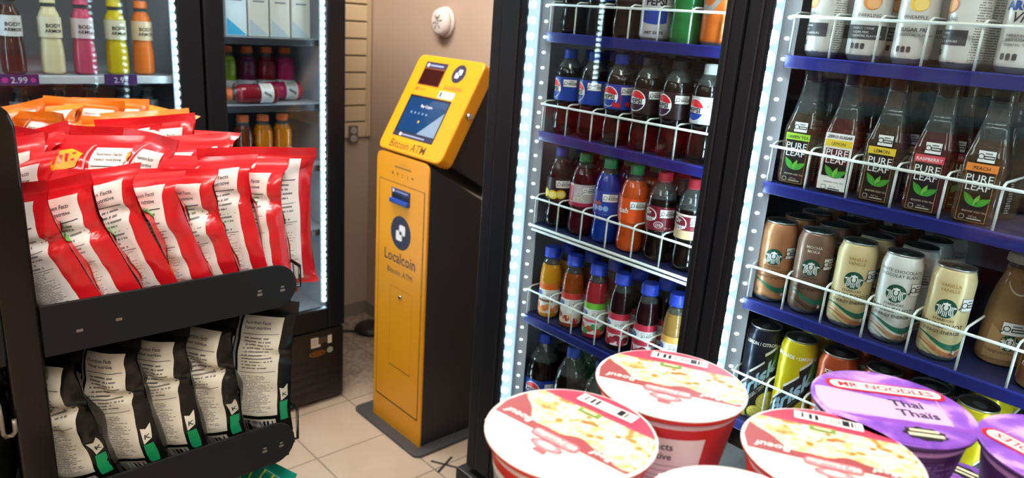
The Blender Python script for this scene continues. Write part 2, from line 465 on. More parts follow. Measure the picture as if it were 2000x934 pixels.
# ================================================================== COOLER PARTS
blk = pm('cooler_black', '#14161c', .5, spec=.3)
blk2 = pm('door_frame_black', '#101319', .45, spec=.3)
gask = pm('gasket_black', '#0b0c0e', .6)
liner = pm('liner_white', '#c3c7d2', .45)
pane_m = clear('door_glass', '#f6f9f9', 1.34)
diode_m = emis('led_diode', '#d8f4ff', LED_POWER)
reflection_dot_m = emis('led_reflection_dot', '#d8f6ff', 9.)  # self-lit dots standing in for the strip's reflection, not a second diode row
strip_m = emis('led_cover', '#d2ebf8', 1.5)
alu = pm('led_channel', '#9fb0bd', .35, .6)
wire_m = pm('white_wire', '#d9dbd4', .4)
navy = pm('price_rail_navy', '#1d2370', .3)
deck = pm('shelf_deck_navy', '#191c46', .5)
def led_strip(parent, along_xyz, z0, z1, dirv, pitch=.0325, side=None, r=.0085):
    """vertical strip: dirv = unit vector the diodes look along, side = vector to the secondary dotted row"""
    x, y = along_xyz; d = V3(dirv); sd = V3((-d.y, d.x, 0))
    b = MB(); o = V3((x, y, 0))
    def bx(c, hw, t0, t1, za, zb, m):
        q = [o + sd * (c - hw) + d * t0, o + sd * (c + hw) + d * t0, o + sd * (c + hw) + d * t1, o + sd * (c - hw) + d * t1]
        k = len(b.v)
        for z in (za, zb):
            for p_ in q: b.v.append(V3((p_.x, p_.y, z)))
        for f in ((0, 1, 5, 4), (1, 2, 6, 5), (2, 3, 7, 6), (3, 0, 4, 7), (3, 2, 1, 0), (4, 5, 6, 7)): b.face([k + i for i in f], m)
    bx(0, .012, -.007, 0, z0, z1, strip_m)
    bx(0, .014, -.009, -.0072, z0, z1, alu)
    n = int((z1 - z0) / pitch)
    for i in range(n):
        z = z0 + pitch * (i + .5)
        k = len(b.v); sg = 8
        for rr, t in ((r, .0014), (r * .9, .005)):
            for j in range(sg):
                a = 2 * PI * j / sg
                p_ = o + sd * (rr * .8 * math.cos(a)) + d * t; b.v.append(V3((p_.x, p_.y, z + rr * math.sin(a))))
        for j in range(sg): b.face([k + j, k + (j + 1) % sg, k + sg + (j + 1) % sg, k + sg + j], diode_m)
        b.face([k + sg + j for j in range(sg)], diode_m)
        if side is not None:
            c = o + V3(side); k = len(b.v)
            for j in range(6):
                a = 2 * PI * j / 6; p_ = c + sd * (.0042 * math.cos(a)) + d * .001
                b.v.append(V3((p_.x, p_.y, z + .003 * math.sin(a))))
            b.face([k + j for j in range(6)], reflection_dot_m)
    if side is not None:
        c = V3(side); cc = c.dot(sd); dd = c.dot(d); bx(cc, .015, dd - .004, dd, z0, z1, pm('side_channel', '#c4cad8', .35, .3))
    return b.build('led_strip', parent)

# ---- the right-hand double-door cooler: faces -x
XF = 1.10
Y0, Y1 = .03, 1.289
t = rc = thing('drink_cooler', 'tall black two door drink cooler beside the yellow kiosk, full of bottles and cans', 'cooler', (0, 0, 0))
b = MB()
zt = 1.98
b.box(XF + .02, 1.88, Y1 - .03, Y1, .40, zt, blk, .004); b.box(XF + .02, 1.88, Y0, Y0 + .03, .40, zt, blk, .004)
b.box(1.85, 1.88, Y0, Y1, .02, zt, blk); b.box(XF + .02, 1.88, Y0, Y1, zt, zt + .03, blk, .004); b.box(XF + .02, 1.88, Y0, Y1, .40, .45, blk)
b.box(XF, XF + .02, 1.2505, Y1, .412, zt + .03, blk, .006); b.box(XF, XF + .02, Y0, .0695, .412, zt + .03, blk, .006)
b.box(XF, XF + .02, .0696, 1.2504, 1.935, zt + .03, blk, .004)
b.build('cabinet', t)
b = MB(); b.box(XF - .012, 1.86, Y0 - .005, 1.315, .0, .398, pm('kick_black', '#1a1a1c', .5), .006)
for i in range(6): b.box(XF - .0135, XF - .0118, .2, 1.1, .07 + .045 * i, .085 + .045 * i, gask)
b.build('kick_plate', t)
b = MB()
b.box(1.84, 1.849, Y0 + .031, Y1 - .031, .452, zt - .001, pm('back_liner', '#6d7076', .6)); b.box(1.135, 1.839, Y1 - .038, Y1 - .031, .452, zt - .001, liner); b.box(1.135, 1.839, Y0 + .031, Y0 + .038, .452, zt - .001, liner)
b.box(1.135, 1.839, Y0 + .039, Y1 - .039, .451, .56, pm('cooler_floor', '#3a3d44', .5))
b.box(1.15, 1.18, .645, .668, .561, zt - .001, blk)   # centre mullion
b.build('inner_liner', t)
def right_door(ya, yb, ga, gb, led_ys):
    b = MB(); z0, z1, g0, g1 = .422, 1.93, .55, 1.87
    b.box(XF - .004, XF + .012, gb, yb, z0, z1, blk2, .004); b.box(XF - .004, XF + .012, ya, ga, z0, z1, blk2, .004)
    b.box(XF - .002, XF + .012, ga, gb, z0, g0, blk2, .004); b.box(XF - .002, XF + .012, ga, gb, g1, z1, blk2, .004)
    b.box(XF - .0065, XF - .0045, gb + .012, gb + .016, z0 + .01, z1 - .01, gask); b.box(XF - .0065, XF - .0045, ga - .016, ga - .012, z0 + .01, z1 - .01, gask)
    d = b.build('door', rc)
    for x in (XF + .0, XF + .008):
        b = MB(); b.box(x, x + .003, ga, gb, g0, g1, pane_m); b.build('glass_pane', d)
    return d
d1 = right_door(.662, 1.2495, .700, 1.180, None)
d2 = right_door(.0705, .658, .110, .618, None)
dv = (-.80, -.60, 0)
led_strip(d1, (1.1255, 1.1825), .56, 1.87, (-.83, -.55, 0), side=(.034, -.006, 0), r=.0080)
led_strip(d1, (1.128, .694), .56, 1.87, (.3, .95, 0))
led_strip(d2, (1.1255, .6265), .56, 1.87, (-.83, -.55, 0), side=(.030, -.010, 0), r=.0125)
led_strip(d2, (1.128, .108), .56, 1.87, (.3, .95, 0))
def shelf_unit(ys, z, zr, rail='navy', fence=.06, name='shelf', x0=1.15, x1=1.80):
    """one wire shelf: deck, front price rail and a bent-wire fence with a divider per lane. ys: lane boundaries"""
    ya, yb = ys[-1] - .012, ys[0] + .004
    b = MB(); b.box(x0 + .004, x1, ya, yb, z - .009, z - .001, deck)
    for i in range(9): b.tube([(x0 + .01, ya + (yb - ya) * (i + .5) / 9, z - .012), (x1, ya + (yb - ya) * (i + .5) / 9, z - .012)], .0022, wire_m)
    s = b.build(name, rc)
    b = MB()
    if rail == 'navy': b.box(x0 - .003, x0 + .003, ya, yb, zr - .021, zr - .001, navy, .0012); b.box(x0 - .004, x0 - .0028, ya, yb, zr - .0035, zr - .001, pm('rail_lip', '#2c3490', .3))
    else:
        b.tube([(x0, ya, zr - .004), (x0, yb, zr - .004)], .0032, wire_m, 8); b.tube([(x0, ya, zr - .013), (x0, yb, zr - .013)], .0032, wire_m, 8)
    b.build('price_rail', s)
    b = MB(); rr = .0019
    b.tube([(x0 - .002, ya, z + fence), (x0 - .002, yb, z + fence)], .0023, wire_m, 8)
    for y in ys:
        b.tube([(x0 + .0015, y, z - .002), (x0 + .0015, y, z + fence - .002), (x0 + .004, y, z + fence + .003), (x0 + .012, y, z + fence + .0065), (x0 + .24, y, z + fence + .0065), (x0 + .25, y, z + fence)], rr, wire_m, 6)
    b.build('wire_fence', s)
    return s
D1Y = [1.156, 1.0835, 1.012, .942, .872, .802, .731]
D2Y = [.606, .540, .472, .405, .337, .267, .202, .136]
ZA, ZB, ZC, ZD, ZE = 1.526, 1.318, 1.106, .884, .562
shelf_unit(D1Y, ZA, 1.531); shelf_unit(D1Y, ZB, 1.319); shelf_unit(D1Y, ZC, 1.104, 'wire'); shelf_unit(D1Y, ZD, .881)
shelf_unit(D2Y, ZA, 1.527); shelf_unit(D2Y, ZB, 1.319); shelf_unit(D2Y, ZC, 1.107); shelf_unit(D2Y, .876, .876, fence=.088)

# ---- coolers on the back wall: face -y
YF = 2.433
def back_cooler(x0, x1, label, z0=.33, glass=(.066, .072), shelves=(), grille=True):
    t = thing('glass_door_cooler', label, 'cooler', (0, 0, 0))
    yb = 3.13; zt = 1.98; b = MB()
    b.box(x0, x0 + .025, YF + .03, yb, .0, zt, blk, .004); b.box(x1 - .025, x1, YF + .03, yb, .0, zt, blk, .004)
    b.box(x0 + .026, x1 - .026, yb - .03, yb, .0, zt, blk); b.box(x0, x1, YF + .03, yb, zt, zt + .05, blk, .004); b.box(x0 + .026, x1 - .026, YF + .03, yb, .29, z0 + .03, blk)
    b.build('cabinet', t)
    b = MB(); b.box(x0 + .026, x0 + .032, YF + .05, yb - .031, z0 + .031, zt - .001, liner); b.box(x1 - .032, x1 - .026, YF + .05, yb - .031, z0 + .031, zt - .001, liner)
    b.box(x0 + .033, x1 - .033, yb - .038, yb - .031, z0 + .031, zt - .001, pm('back_liner_white', '#8f939c', .5)); b.box(x0 + .033, x1 - .033, YF + .06, yb - .039, z0 + .031, z0 + .04, liner)
    b.build('inner_liner', t)
    ga, gb, g0, g1 = x0 + glass[0], x1 - glass[1], z0 + .085, 1.9
    b = MB(); b.box(x0, ga, YF, YF + .03, z0, 1.97, blk2, .006); b.box(gb, x1, YF, YF + .03, z0, 1.97, blk2, .006)
    b.box(ga, gb, YF, YF + .03, z0, g0, blk2, .004); b.box(ga, gb, YF, YF + .03, g1, 1.97, blk2, .004)
    d = b.build('door', t)
    for y in (YF + .004, YF + .021):
        b = MB(); b.box(ga, gb, y, y + .003, g0, g1, pane_m); b.build('glass_pane', d)
    led_strip(d, (gb + .003, YF + .040), g0 + .01, g1, (-.45, -.9, 0), pitch=.0262, r=.0092)
    led_strip(d, (ga - .003, YF + .040), g0 + .01, g1, (.45, -.9, 0), pitch=.0262, r=.0092)
    if grille:
        b = MB(); b.box(x0, x1, YF + .004, YF + .03, .015, z0 - .006, pm('grille_black', '#191513', .4), .012)
        for i in range(5):
            b.box(x0 + .03, x1 - .06 - (.09 if i == 4 else 0), YF + .0015, YF + .0045, .055 + .034 * i, .068 + .034 * i, gask, .001)
        b.build('grille', t)
    for z in shelves:
        b = MB(); b.box(x0 + .034, x1 - .036, YF + .075, yb - .04, z - .012, z - .001, pm('glass_shelf_deck', '#a9afb8', .3))
        sh = b.build('shelf', t)
        b = MB(); b.box(x0 + .034, x1 - .036, YF + .066, YF + .0745, z - .024, z - .001, pm('shelf_front_dark', '#23242b', .4) if z not in (1.303,) else pm('shelf_front_white', '#c9d0da', .4), .002); b.build('price_rail', sh)
        for xx in (x0 + .043, x1 - .045):
            b = MB(); b.lathe([(.006, 0), (.009, .004), (.009, .012), (.004, .016)], pm('shelf_clip_white', '#e4e8ee', .3), 10, (xx, YF + .062, z - .02)); b.build('shelf_clip', sh)
    return t
cn = back_cooler(.892, 1.395, 'narrow black cooler with one glass door standing against the slatwall corner', shelves=(1.432, 1.203, .974, .72))
cw = back_cooler(.135, .885, 'wide black glass door cooler behind the chip rack with purple price tags', shelves=(1.303, 1.06, .8))
back_cooler(-.66, .128, 'black glass door cooler at the far end behind the rack, seen only in reflections', shelves=(1.303, 1.06))
# badges on the narrow cooler's grille
S = planeS((1.26, YF + .0035, .25), (1, 0, 0), (0, 0, 1)); b = MB()
wl = pm('sticker_white', '#cfc4b4', .5)
b.rect(S, -.012, .02, .012, .048, wl, .0006); b.rect(S, -.012, .028, .006, .016, wl, .0008); b.rect(S, .025, .055, .018, .045, pm('sticker_brown', '#4a3a2c', .5), .0006); b.rect(S, .06, .078, .012, .046, wl, .0006)
for i in range(4): b.rect(S, -.008, .016, .016 + i * .007, .018 + i * .007, pm('sticker_ink', '#5a4c40', .5), .0009)
b.disc(S, .015, -.022, .035, pm('badge_gold', '#8a5a1c', .4, .3), .0006, .013); b.disc(S, .015, -.022, .029, pm('badge_brown', '#3a2412', .4), .0008, .009); b.rect(S, -.004, .034, -.0255, -.0185, pm('badge_gold', '#8a5a1c'), .001)
b.disc(S, .07, -.018, .013, pm('badge_green', '#8f9a80', .4), .0006)
b.build('badge', cn)

# ================================================================== KIOSK
yel = pm('kiosk_yellow', '#eaa01c', .38, spec=.4); yel2 = pm('kiosk_yellow_head', '#f0a21a', .36, spec=.4)
gry = pm('kiosk_charcoal', '#2b2b30', .5); ink = pm('kiosk_ink', '#2b2a45', .5); inkb = pm('kiosk_brown_ink', '#5c3a12', .6)
wht = pm('print_white', '#f2f2f0', .45); grv = pm('kiosk_groove', '#6b470a', .7); chrome = pm('chrome', '#c9c9c9', .2, 1.)
t = thing('kiosk', 'yellow and charcoal digital currency kiosk with slanted screen head standing beside the tall drink cooler', 'kiosk', (0, 0, 0))
AX, AYL, AYR = 1.415, 2.243, 1.928; ym = (AYL + AYR) / 2
b = MB(); b.prism(rrect(.53, .445, .03, 6), .012, pm('kiosk_base_steel', '#4a4b4c', .45), Matrix.Translation((1.637, 2.105, .0005)), .003); b.build('base_plate', t)
# lower pedestal: side profile in (x, z), extruded along y
MXZ = Matrix(((1, 0, 0, 0), (0, 0, -1, 0), (0, 1, 0, 0), (0, 0, 0, 1)))
b = MB(); b.prism([(AX + .008, .013), (1.90, .013), (1.90, .80), (1.66, .925), (AX + .008, 1.066)], AYL - AYR - .006, gry, Matrix.Translation((0, AYL - .003, 0)) @ MXZ, .004); b.build('pedestal', t)
b = MB()
MF = Matrix(((0, 0, 1, AX), (-1, 0, 0, ym), (0, 1, 0, 0), (0, 0, 0, 1)))   # local x -> -y, local y -> z, local z -> +x
w2 = (AYL - AYR) / 2
b.prism([(-w2, .0125), (w2, .0125), (w2, 1.045)] + [(w2 - .028 + .028 * math.cos(a), 1.045 + .028 * math.sin(a)) for a in (.4, .8, 1.2, PI / 2)] + [(-w2 + .028 - .028 * math.sin(a), 1.045 + .028 * math.cos(a)) for a in (0, .4, .8, 1.2)] + [(-w2, 1.045)], .007, yel, MF)
S = planeS((AX, ym, 0), (0, -1, 0), (0, 0, 1))
def frame(b, S, u0, u1, v0, v1, w_, mat, e=.0006):
    b.rect(S, u0, u1, v1 - w_, v1, mat, e); b.rect(S, u0, u1, v0, v0 + w_, mat, e); b.rect(S, u0, u0 + w_, v0 + w_, v1 - w_, mat, e); b.rect(S, u1 - w_, u1, v0 + w_, v1 - w_, mat, e)
frame(b, S, -.139, .139, .117, .976, .0022, grv); b.rect(S, -.139, .139, .114, .1175, pm('kiosk_gap', '#3c2a0a', .8), .0008); b.rect(S, .137, .141, .117, .976, pm('kiosk_gap', '#3c2a0a', .8), .0008)
frame(b, S, -.055, .085, .272, .589, .0014, pm('kiosk_hairline', '#b07a10', .6)); b.rect(S, -.055, .085, .271, .274, grv, .0008)
def coin_logo(b, S, u, v, r, bg, fg, e):
    """navy roundel with two interlocking rounded squares and a small square eye"""
    b.disc(S, u, v, r, bg, e, n=36)
    q = r * .34
    b.poly(S, rrect(q * 1.75, q * 1.75, q * .35, 4, u + q * .45, v + q * .55), fg, e + .0004)
    b.poly(S, rrect(q * 1.75, q * 1.75, q * .35, 4, u - q * .45, v - q * .55), fg, e + .0005)
    b.poly(S, rrect(q * .62, q * .62, q * .1, 3, u, v), bg, e + .0009)
    b.rect(S, u - q * .52, u - q * .42, v + q * .0, v + q * .5, bg, e + .0009); b.rect(S, u + q * .42, u + q * .52, v - q * .5, v, bg, e + .0009)
coin_logo(b, S, .003, .800, .062, ink, wht, .0006)
b.text(S, 'Localcoin', 0, .684, .058, ink, .0006, bold=.008, sx=.9); b.text(S, 'Bitcoin ATM', .002, .638, .031, ink, .0006)
b.text(S, 'Localcoin', .008, 1.043, .011, pm('faint_print', '#b58218', .5), .0006); b.rect(S, -.043, .056, 1.030, 1.036, pm('brown_print', '#9a6d2a', .5), .0006)
for i, u in enumerate((-.055, -.026, .005, .037, .064)):
    if i in (0, 1, 4): b.poly(S, [(u - .005, 1.009), (u, 1.002 if i == 0 else 1.004), (u + .006, 1.006), (u + .003, 1.012), (u - .003, 1.012)], inkb, .0006)
    else: b.rect(S, u - .003, u + .003, .999, 1.013, pm('faint_print', '#b58218', .5), .0006)
fp = b.build('front_panel', t)
b = MB(); b.box(AX - .0035, AX - .0006, ym - .056, ym + .056, .938, .957, pm('slot_sticker', '#23306a', .4), .0008); b.box(AX - .003, AX - .0008, ym - .054, ym + .054, .905, .9375, pm('slot_dark', '#0c1030', .35))
b.box(AX - .014, AX - .0008, ym - .054, ym + .056, .905, .921, pm('slot_blue', '#2348a8', .3), .003)
Sx = planeS((AX - .0035, ym, 0), (0, -1, 0), (0, 0, 1)); b.disc(Sx, -.043, .948, .006, wht, .0004); b.rect(Sx, -.03, .045, .9455, .9505, pm('faint_white', '#9aa2c4', .5), .0004)
b.build('bill_slot', fp)
b = MB(); b.lathe([(.0085, 0), (.0085, .004), (.006, .006)], chrome, 14); 
for v in b.v: v.x, v.y, v.z = AX - .0006 - v.z, ym - .013 + v.x, .560 + v.y
b.build('lock', fp)
b = MB(); b.lathe([(.012, 0), (.012, .02), (.009, .026)], pm('knob_black', '#1b1a1c', .4), 12)
for v in b.v: v.x, v.y, v.z = AX + .06 + v.x, AYL + v.z - .0005, .80 + v.y
b.build('side_knob', t)
# head: slab tilted back
H0 = V3((1.42, 2.0675, 1.083)); UD = V3((.479, 0, .878)); ND = V3((-.878, 0, .479)); HW, HL, HT = .186, .372, .052
MH = Matrix(((0, UD.x, ND.x, H0.x), (-1, 0, 0, H0.y), (0, UD.z, ND.z, H0.z), (0, 0, 0, 1)))
b = MB(); b.prism(rrect(2 * HW, HL, .026, 6, 0, HL / 2), HT, yel2, MH @ Matrix.Translation((0, 0, -HT)), .006, 2)
mbh = b
hb = []
for u, n in ((.02, HT), (HL - .02, HT)): hb.append(H0 + UD * u - ND * n)
b = MB(); p0, p1 = hb
b.prism([(p0.x + .001, p0.z), (1.69, .951), (1.90, .845), (1.90, 1.30), (p1.x + .001, p1.z)][::-1], .30, gry, Matrix.Translation((0, 2.0675 + .15 , 0)) @ MXZ, .004); b.build('neck_housing', t)
S = planeS(H0 + ND * 0., (0, -1, 0), UD)
b = mbh
b.text(S, 'Bitcoin ATM', -.016, .014, .042, inkb, .0006, bold=.006, sx=.98)
coin_logo(b, S, .075, .317, .034, ink, wht, .0006); b.text(S, 'Localcoin', .078, .256, .025, ink, .0006)
b.poly(S, rrect(.084, .026, .003, 3, .061, .234), wht, .0006); b.rect(S, .026, .036, .225, .243, ink, .001); b.rect(S, .042, .095, .229, .232, pm('soft_ink', '#a0a4b8', .5), .001); b.rect(S, .042, .09, .236, .239, pm('soft_ink', '#a0a4b8', .5), .001)
b.rect(S, -.122, -.104, .235, .246, pm('soft_red', '#d8662a', .5), .0006); b.rect(S, -.098, -.064, .237, .244, pm('soft_red2', '#dc8a1e', .5), .0006)
hd = b.build('head', t)
b = MB(); b.rect(S, -.130, .105, .060, .216, pm('screen_bezel', '#1c1c2c', .3), .0008); b.rect(S, -.130, .105, .057, .076, ink, .001)
b.disc(S, -.085, .066, .007, wht, .0014); b.rect(S, -.075, .055, .0635, .0685, pm('faint_white', '#9aa2c4', .5), .0014)
sc_m, nt, p_, out_ = new_mat('touch_screen'); p_.inputs['Base Color'].default_value = C('#0a1a30'); p_.inputs['Roughness'].default_value = .08; p_.inputs['Emission Color'].default_value = C('#1f5088'); p_.inputs['Emission Strength'].default_value = .8
sl_m, nt, p_, out_ = new_mat('touch_screen_light'); p_.inputs['Base Color'].default_value = C('#203040'); p_.inputs['Roughness'].default_value = .08; p_.inputs['Emission Color'].default_value = C('#b9cce4'); p_.inputs['Emission Strength'].default_value = .85
b.rect(S, -.122, .100, .078, .208, sc_m, .0012); b.poly(S, [(.0, .0785), (.0995, .0785), (.0995, .172)], sl_m, .0015)
b.text(S, 'Buy Crypto', -.01, .176, .014, wht, .0016); b.disc(S, -.018, .122, .005, pm('screen_gold', '#c8a84a', .4), .0018)
for i in range(5): b.rect(S, -.085 + .022 * i, -.077 + .022 * i, .148, .156, pm('screen_icon', '#6f8fb4', .4), .0016)
b.build('touch_screen', hd)
b = MB(); b.rect(S, -.125, .0, .256, .346, ink, .0008); b.rect(S, -.120, -.004, .259, .320, pm('camera_window', '#3a1512', .12), .0012)
frame(b, S, -.1235, -.0015, .2565, .3215, .002, pm('copper_edge', '#b4632a', .4), .0013)
b.disc(S, -.108, .333, .007, wht, .0012); b.rect(S, -.096, -.02, .330, .336, pm('faint_white', '#9aa2c4', .5), .0012)
b.build('camera_window', hd)
b = MB(); b.lathe([(.012, 0), (.012, .006), (.008, .012)], chrome, 14)
lc = H0 + UD * .188 - ND * .026
for v in b.v: v.x, v.y, v.z = lc.x + v.x, 2.0675 - HW - v.z, lc.z + v.y
b.build('side_lock', hd)

# ================================================================== CHIP RACK
rk = pm('rack_black', '#12100d', .16, spec=.5); rk2 = pm('rack_panel_black', '#131315', .5, spec=.35); rst = pm('rack_worn_metal', '#8d8478', .4, .6)
RY0, RY1 = 1.25, 2.30
t = thing('chip_rack', 'black metal chip rack with rounded shelf ends holding red, orange and black bags', 'display rack', (0, 0, 0))
for y in (RY0 + .004, RY1 - .04):
    b = MB(); pr = [(.137, 0), (.186, 0), (.186, 1.355), (.180, 1.375), (.168, 1.386), (.155, 1.389), (.143, 1.380), (.137, 1.36)]
    b.prism(pr, .036, rk, Matrix.Translation((0, y + .036, 0)) @ MXZ, .004, 3)
    b.prism([(-.32, 0), (.137, 0), (.137, .07), (-.32, .05)], .036, rk, Matrix.Translation((0, y + .036, 0)) @ MXZ, .003); b.prism([(.186, 0), (.60, 0), (.60, .05), (.186, .07)], .036, rk, Matrix.Translation((0, y + .036, 0)) @ MXZ, .003)
    b.build('post', t)
b = MB()
for z in (.35, .75, 1.15): b.box(.150, .172, RY0 + .041, RY1 - .041, z, z + .04, rk)
b.box(.158, .164, RY0 + .041, RY1 - .041, .08, 1.33, rk2); b.build('back_panel', t)
def tier(z0, z1, tip, zf, side=1, wire=None):
    r = (z1 - z0) / 2; zc = (z0 + z1) / 2; x0 = .187
    s_ = lambda x: x if side > 0 else .323 - x
    b = MB(); b.box(*sorted((s_(x0), s_(tip - .01))), RY0 + .0065, RY1 - .0065, zf - .006, zf - .001, rk2); b.box(*sorted((s_(tip - .014), s_(tip - .01))), RY0 + .0065, RY1 - .0065, zf - .001, zf + .03, rk2)
    sh = b.build('shelf', t)
    for y in (RY0, RY1 - .006):
        b = MB(); pl = [(x0, z0), (tip - r, z0)] + [(tip - r + r * math.sin(PI * i / 14), zc - r * math.cos(PI * i / 14)) for i in range(1, 14)] + [(tip - r, z1), (x0, z1)]
        pl = [(s_(x), z) for x, z in pl]
        if side < 0: pl = pl[::-1]
        b.prism(pl, .006, rk2, Matrix.Translation((0, y + .006, 0)) @ MXZ, .0012)
        if y == RY0:
            Sp = planeS((0, y, 0), (1, 0, 0), (0, 0, 1))
            for k, x in enumerate((.238, .296, .537, tip - .03)):
                x = s_(x); zz = zc + (.004 if k == 1 else -.002)
                b.poly(Sp, rrect(.009, .017, .003, 3, x, zz), pm('slot_hole', '#050505', .8), .0006)
                b.poly(Sp, rrect(.010, .005, .0015, 3, x, zz - .006), rst, .0012)
                if k in (2, 3): b.poly(Sp, rrect(.007, .004, .001, 3, x, zz + .001), rst, .0012)
        b.build('side_panel', sh)
    if wire:
        b = MB(); x = s_(tip + .012); zt_ = zc + wire
        b.tube([(x - .028 * side, RY0 + .012, zc - .01), (x, RY0 + .012, zc - .012), (x, RY0 + .012, zt_), (x, RY1 - .02, zt_), (x, RY1 - .02, zc - .012), (x - .028 * side, RY1 - .02, zc - .01)], .0032, rk, 8)
        b.tube([(x, RY0 + .10, zt_), (x, RY0 + .10, zc - .02), (x - .028 * side, RY0 + .10, zc - .02)], .0025, rk, 6)
        b.build('wire_fence', sh)
tier(.99, 1.076, .612, .998, wire=.03); tier(.651, .742, .602, .662, wire=.058); tier(.30, .39, .60, .31)
tier(.99, 1.076, .612, .998, -1); tier(.651, .742, .602, .662, -1); tier(.30, .39, .60, .31, -1)
b = MB(); xh, yh = .118, RY0 - .004
b.tube([(xh, yh + .012, .93), (xh, yh - .004, .93), (xh, yh - .010, .915), (xh, yh - .010, .885), (xh + .004, yh - .002, .875), (xh + .012, yh - .002, .875), (xh + .016, yh - .010, .885), (xh + .016, yh - .010, .905)], .0035, rst, 8)
b.build('hook', t)

# ---- chip bags
def make_bag(W, Hh, T, theme, seed, bend=.35, crumple=1., hunch=0.):
    rs = random.Random(seed); ox = V3((rs.uniform(0, 50), rs.uniform(0, 50), rs.uniform(0, 50)))
    zb = Hh * .84; fz = rs.uniform(.70, .82); fs = rs.choice((-1, 1))
    def surf(side):
        def S(x, z, e=0.):
            u = x / W; v = z / Hh
            s2 = min(1., abs(2 * u)); p = max(0., 1 - s2 ** 2.5) ** .6
            qb = math.sqrt(min(1., max(0., (v - .035) / .22))); qt = math.sqrt(min(1., max(0., (.925 - v) / .26)))
            q = qb * qt
            n1 = noise.noise(V3((x * 16, z * 13, side * 3.)) + ox); n2 = abs(noise.noise(V3((x * 34, z * 26, side * 5.)) + ox)); n3 = abs(noise.noise(V3((x * 10 + z * 18, z * 11 - x * 5, 1.)) + ox)); fold = math.exp(-((v - fz - .25 * (u - .1) * fs) / .035) ** 2)
            edge = .35 + .65 * s2; topk = .4 + 1.1 * max(0., v - .45)
            y = side * (max(.0005, T / 2 * p * q + crumple * (.010 * n1 * q + (-.024 * n3 - .011 * n2) * edge * topk * (.25 + .75 * q) - .016 * fold * q * edge)) + e + .0004)
            xx = x * (1 - .11 * q * (1 - .3 * p)) + crumple * .004 * n1 * (v > .1)
            zz = z
            yy = y + crumple * .034 * noise.noise(V3((x * 7, v * 3, 9.)) + ox) * max(0., (v - .7) / .3)
            yy += -hunch * math.sin(PI * min(1, v / .95))
            if zz > zb:
                a = bend * min(1., (zz - zb) / (Hh * .10)); dz = zz - zb
                zz = zb + dz * math.cos(a) - 0; yy = yy * math.cos(a) + dz * math.sin(a)
            return V3((xx, yy, max(.0008, zz)))
        return S
    F, B = surf(1), surf(-1); b = MB()
    base = theme['film']
    for side, Sf in ((-1, B), (1, F)):
        nu, nv = 30, 42
        def G(a, c, Sf=Sf, side=side): return Sf((a - .5) * W * (1 if side < 0 else -1), c * Hh)
        b.grid(G, nu, nv, (lambda vv: theme['seal'] if vv > .925 or vv < .03 else base))
    k = .0062
    E1 = .0014
    P0, P1, Q0, Q1 = theme['panel']
    b.rect(B, P0 * W, P1 * W, Q0 * Hh, Q1 * Hh, theme['paper'], E1, k, k)
    w_ = (P1 - P0) * W; h_ = (Q1 - Q0) * Hh; x0 = P0 * W; z0 = Q0 * Hh
    for (c0, c1, d0, d1, mm) in theme['prints']: b.rect(B, x0 + c0 * w_, x0 + c1 * w_, z0 + d0 * h_, z0 + d1 * h_, mm, E1 + .0006, k, k)
    for (tx, cu_, cv_, sz, bd) in theme['texts']: b.text(B, tx, x0 + cu_ * w_, z0 + cv_ * h_, sz, theme['ink'], E1 + .0010, 'LEFT', bd, cu=.006, cv=.006)
    for f in theme['extra']: f(b, B, F, W, Hh)
    return b
paper = pm('bag_paper_white', '#e4e0da', .42); inkk = pm('bag_ink', '#2c2c30', .5); fpr = fineprint('bag_fineprint', '#dedad4', '#3a3a3e', 26, 22); fpr2 = fineprint('bag_table_print', '#e2ded8', '#3a3a3e', 9, 14)
barm = barcode_mat()
redf = pm('bag_red', '#cf1720', .27, coat=.45, spec=.6, bump=.5, bscale=45); redl = pm('bag_red_seal', '#d8232b', .3, coat=.3, bump=.3, bscale=70); ylw = pm('logo_yellow', '#f0a818', .4); grn = pm('pepper_green', '#6fae52', .4); dkg = pm('pepper_dark', '#20361c', .5); fdo = pm('snack_orange', '#d66a1c', .5)
orf = pm('bag_orange', '#d86510', .28, coat=.4, bump=.5, bscale=45); orl = pm('bag_orange_seal', '#ea8420', .34, coat=.2)
bkf = pm('bag_black', '#0e0f0f', .3, coat=.15, spec=.4, bump=.5, bscale=40); bkl = pm('bag_black_seal', '#1f2021', .35, coat=.2); gnf = pm('bag_green_foil', '#0f4a2e', .28, coat=.3); gnp = pm('bag_green_patch', '#159058', .4); crm = pm('bag_cream', '#d9d3bf', .45)
slv = pm('bag_silver_seam', '#b9bcc2', .3, .5)
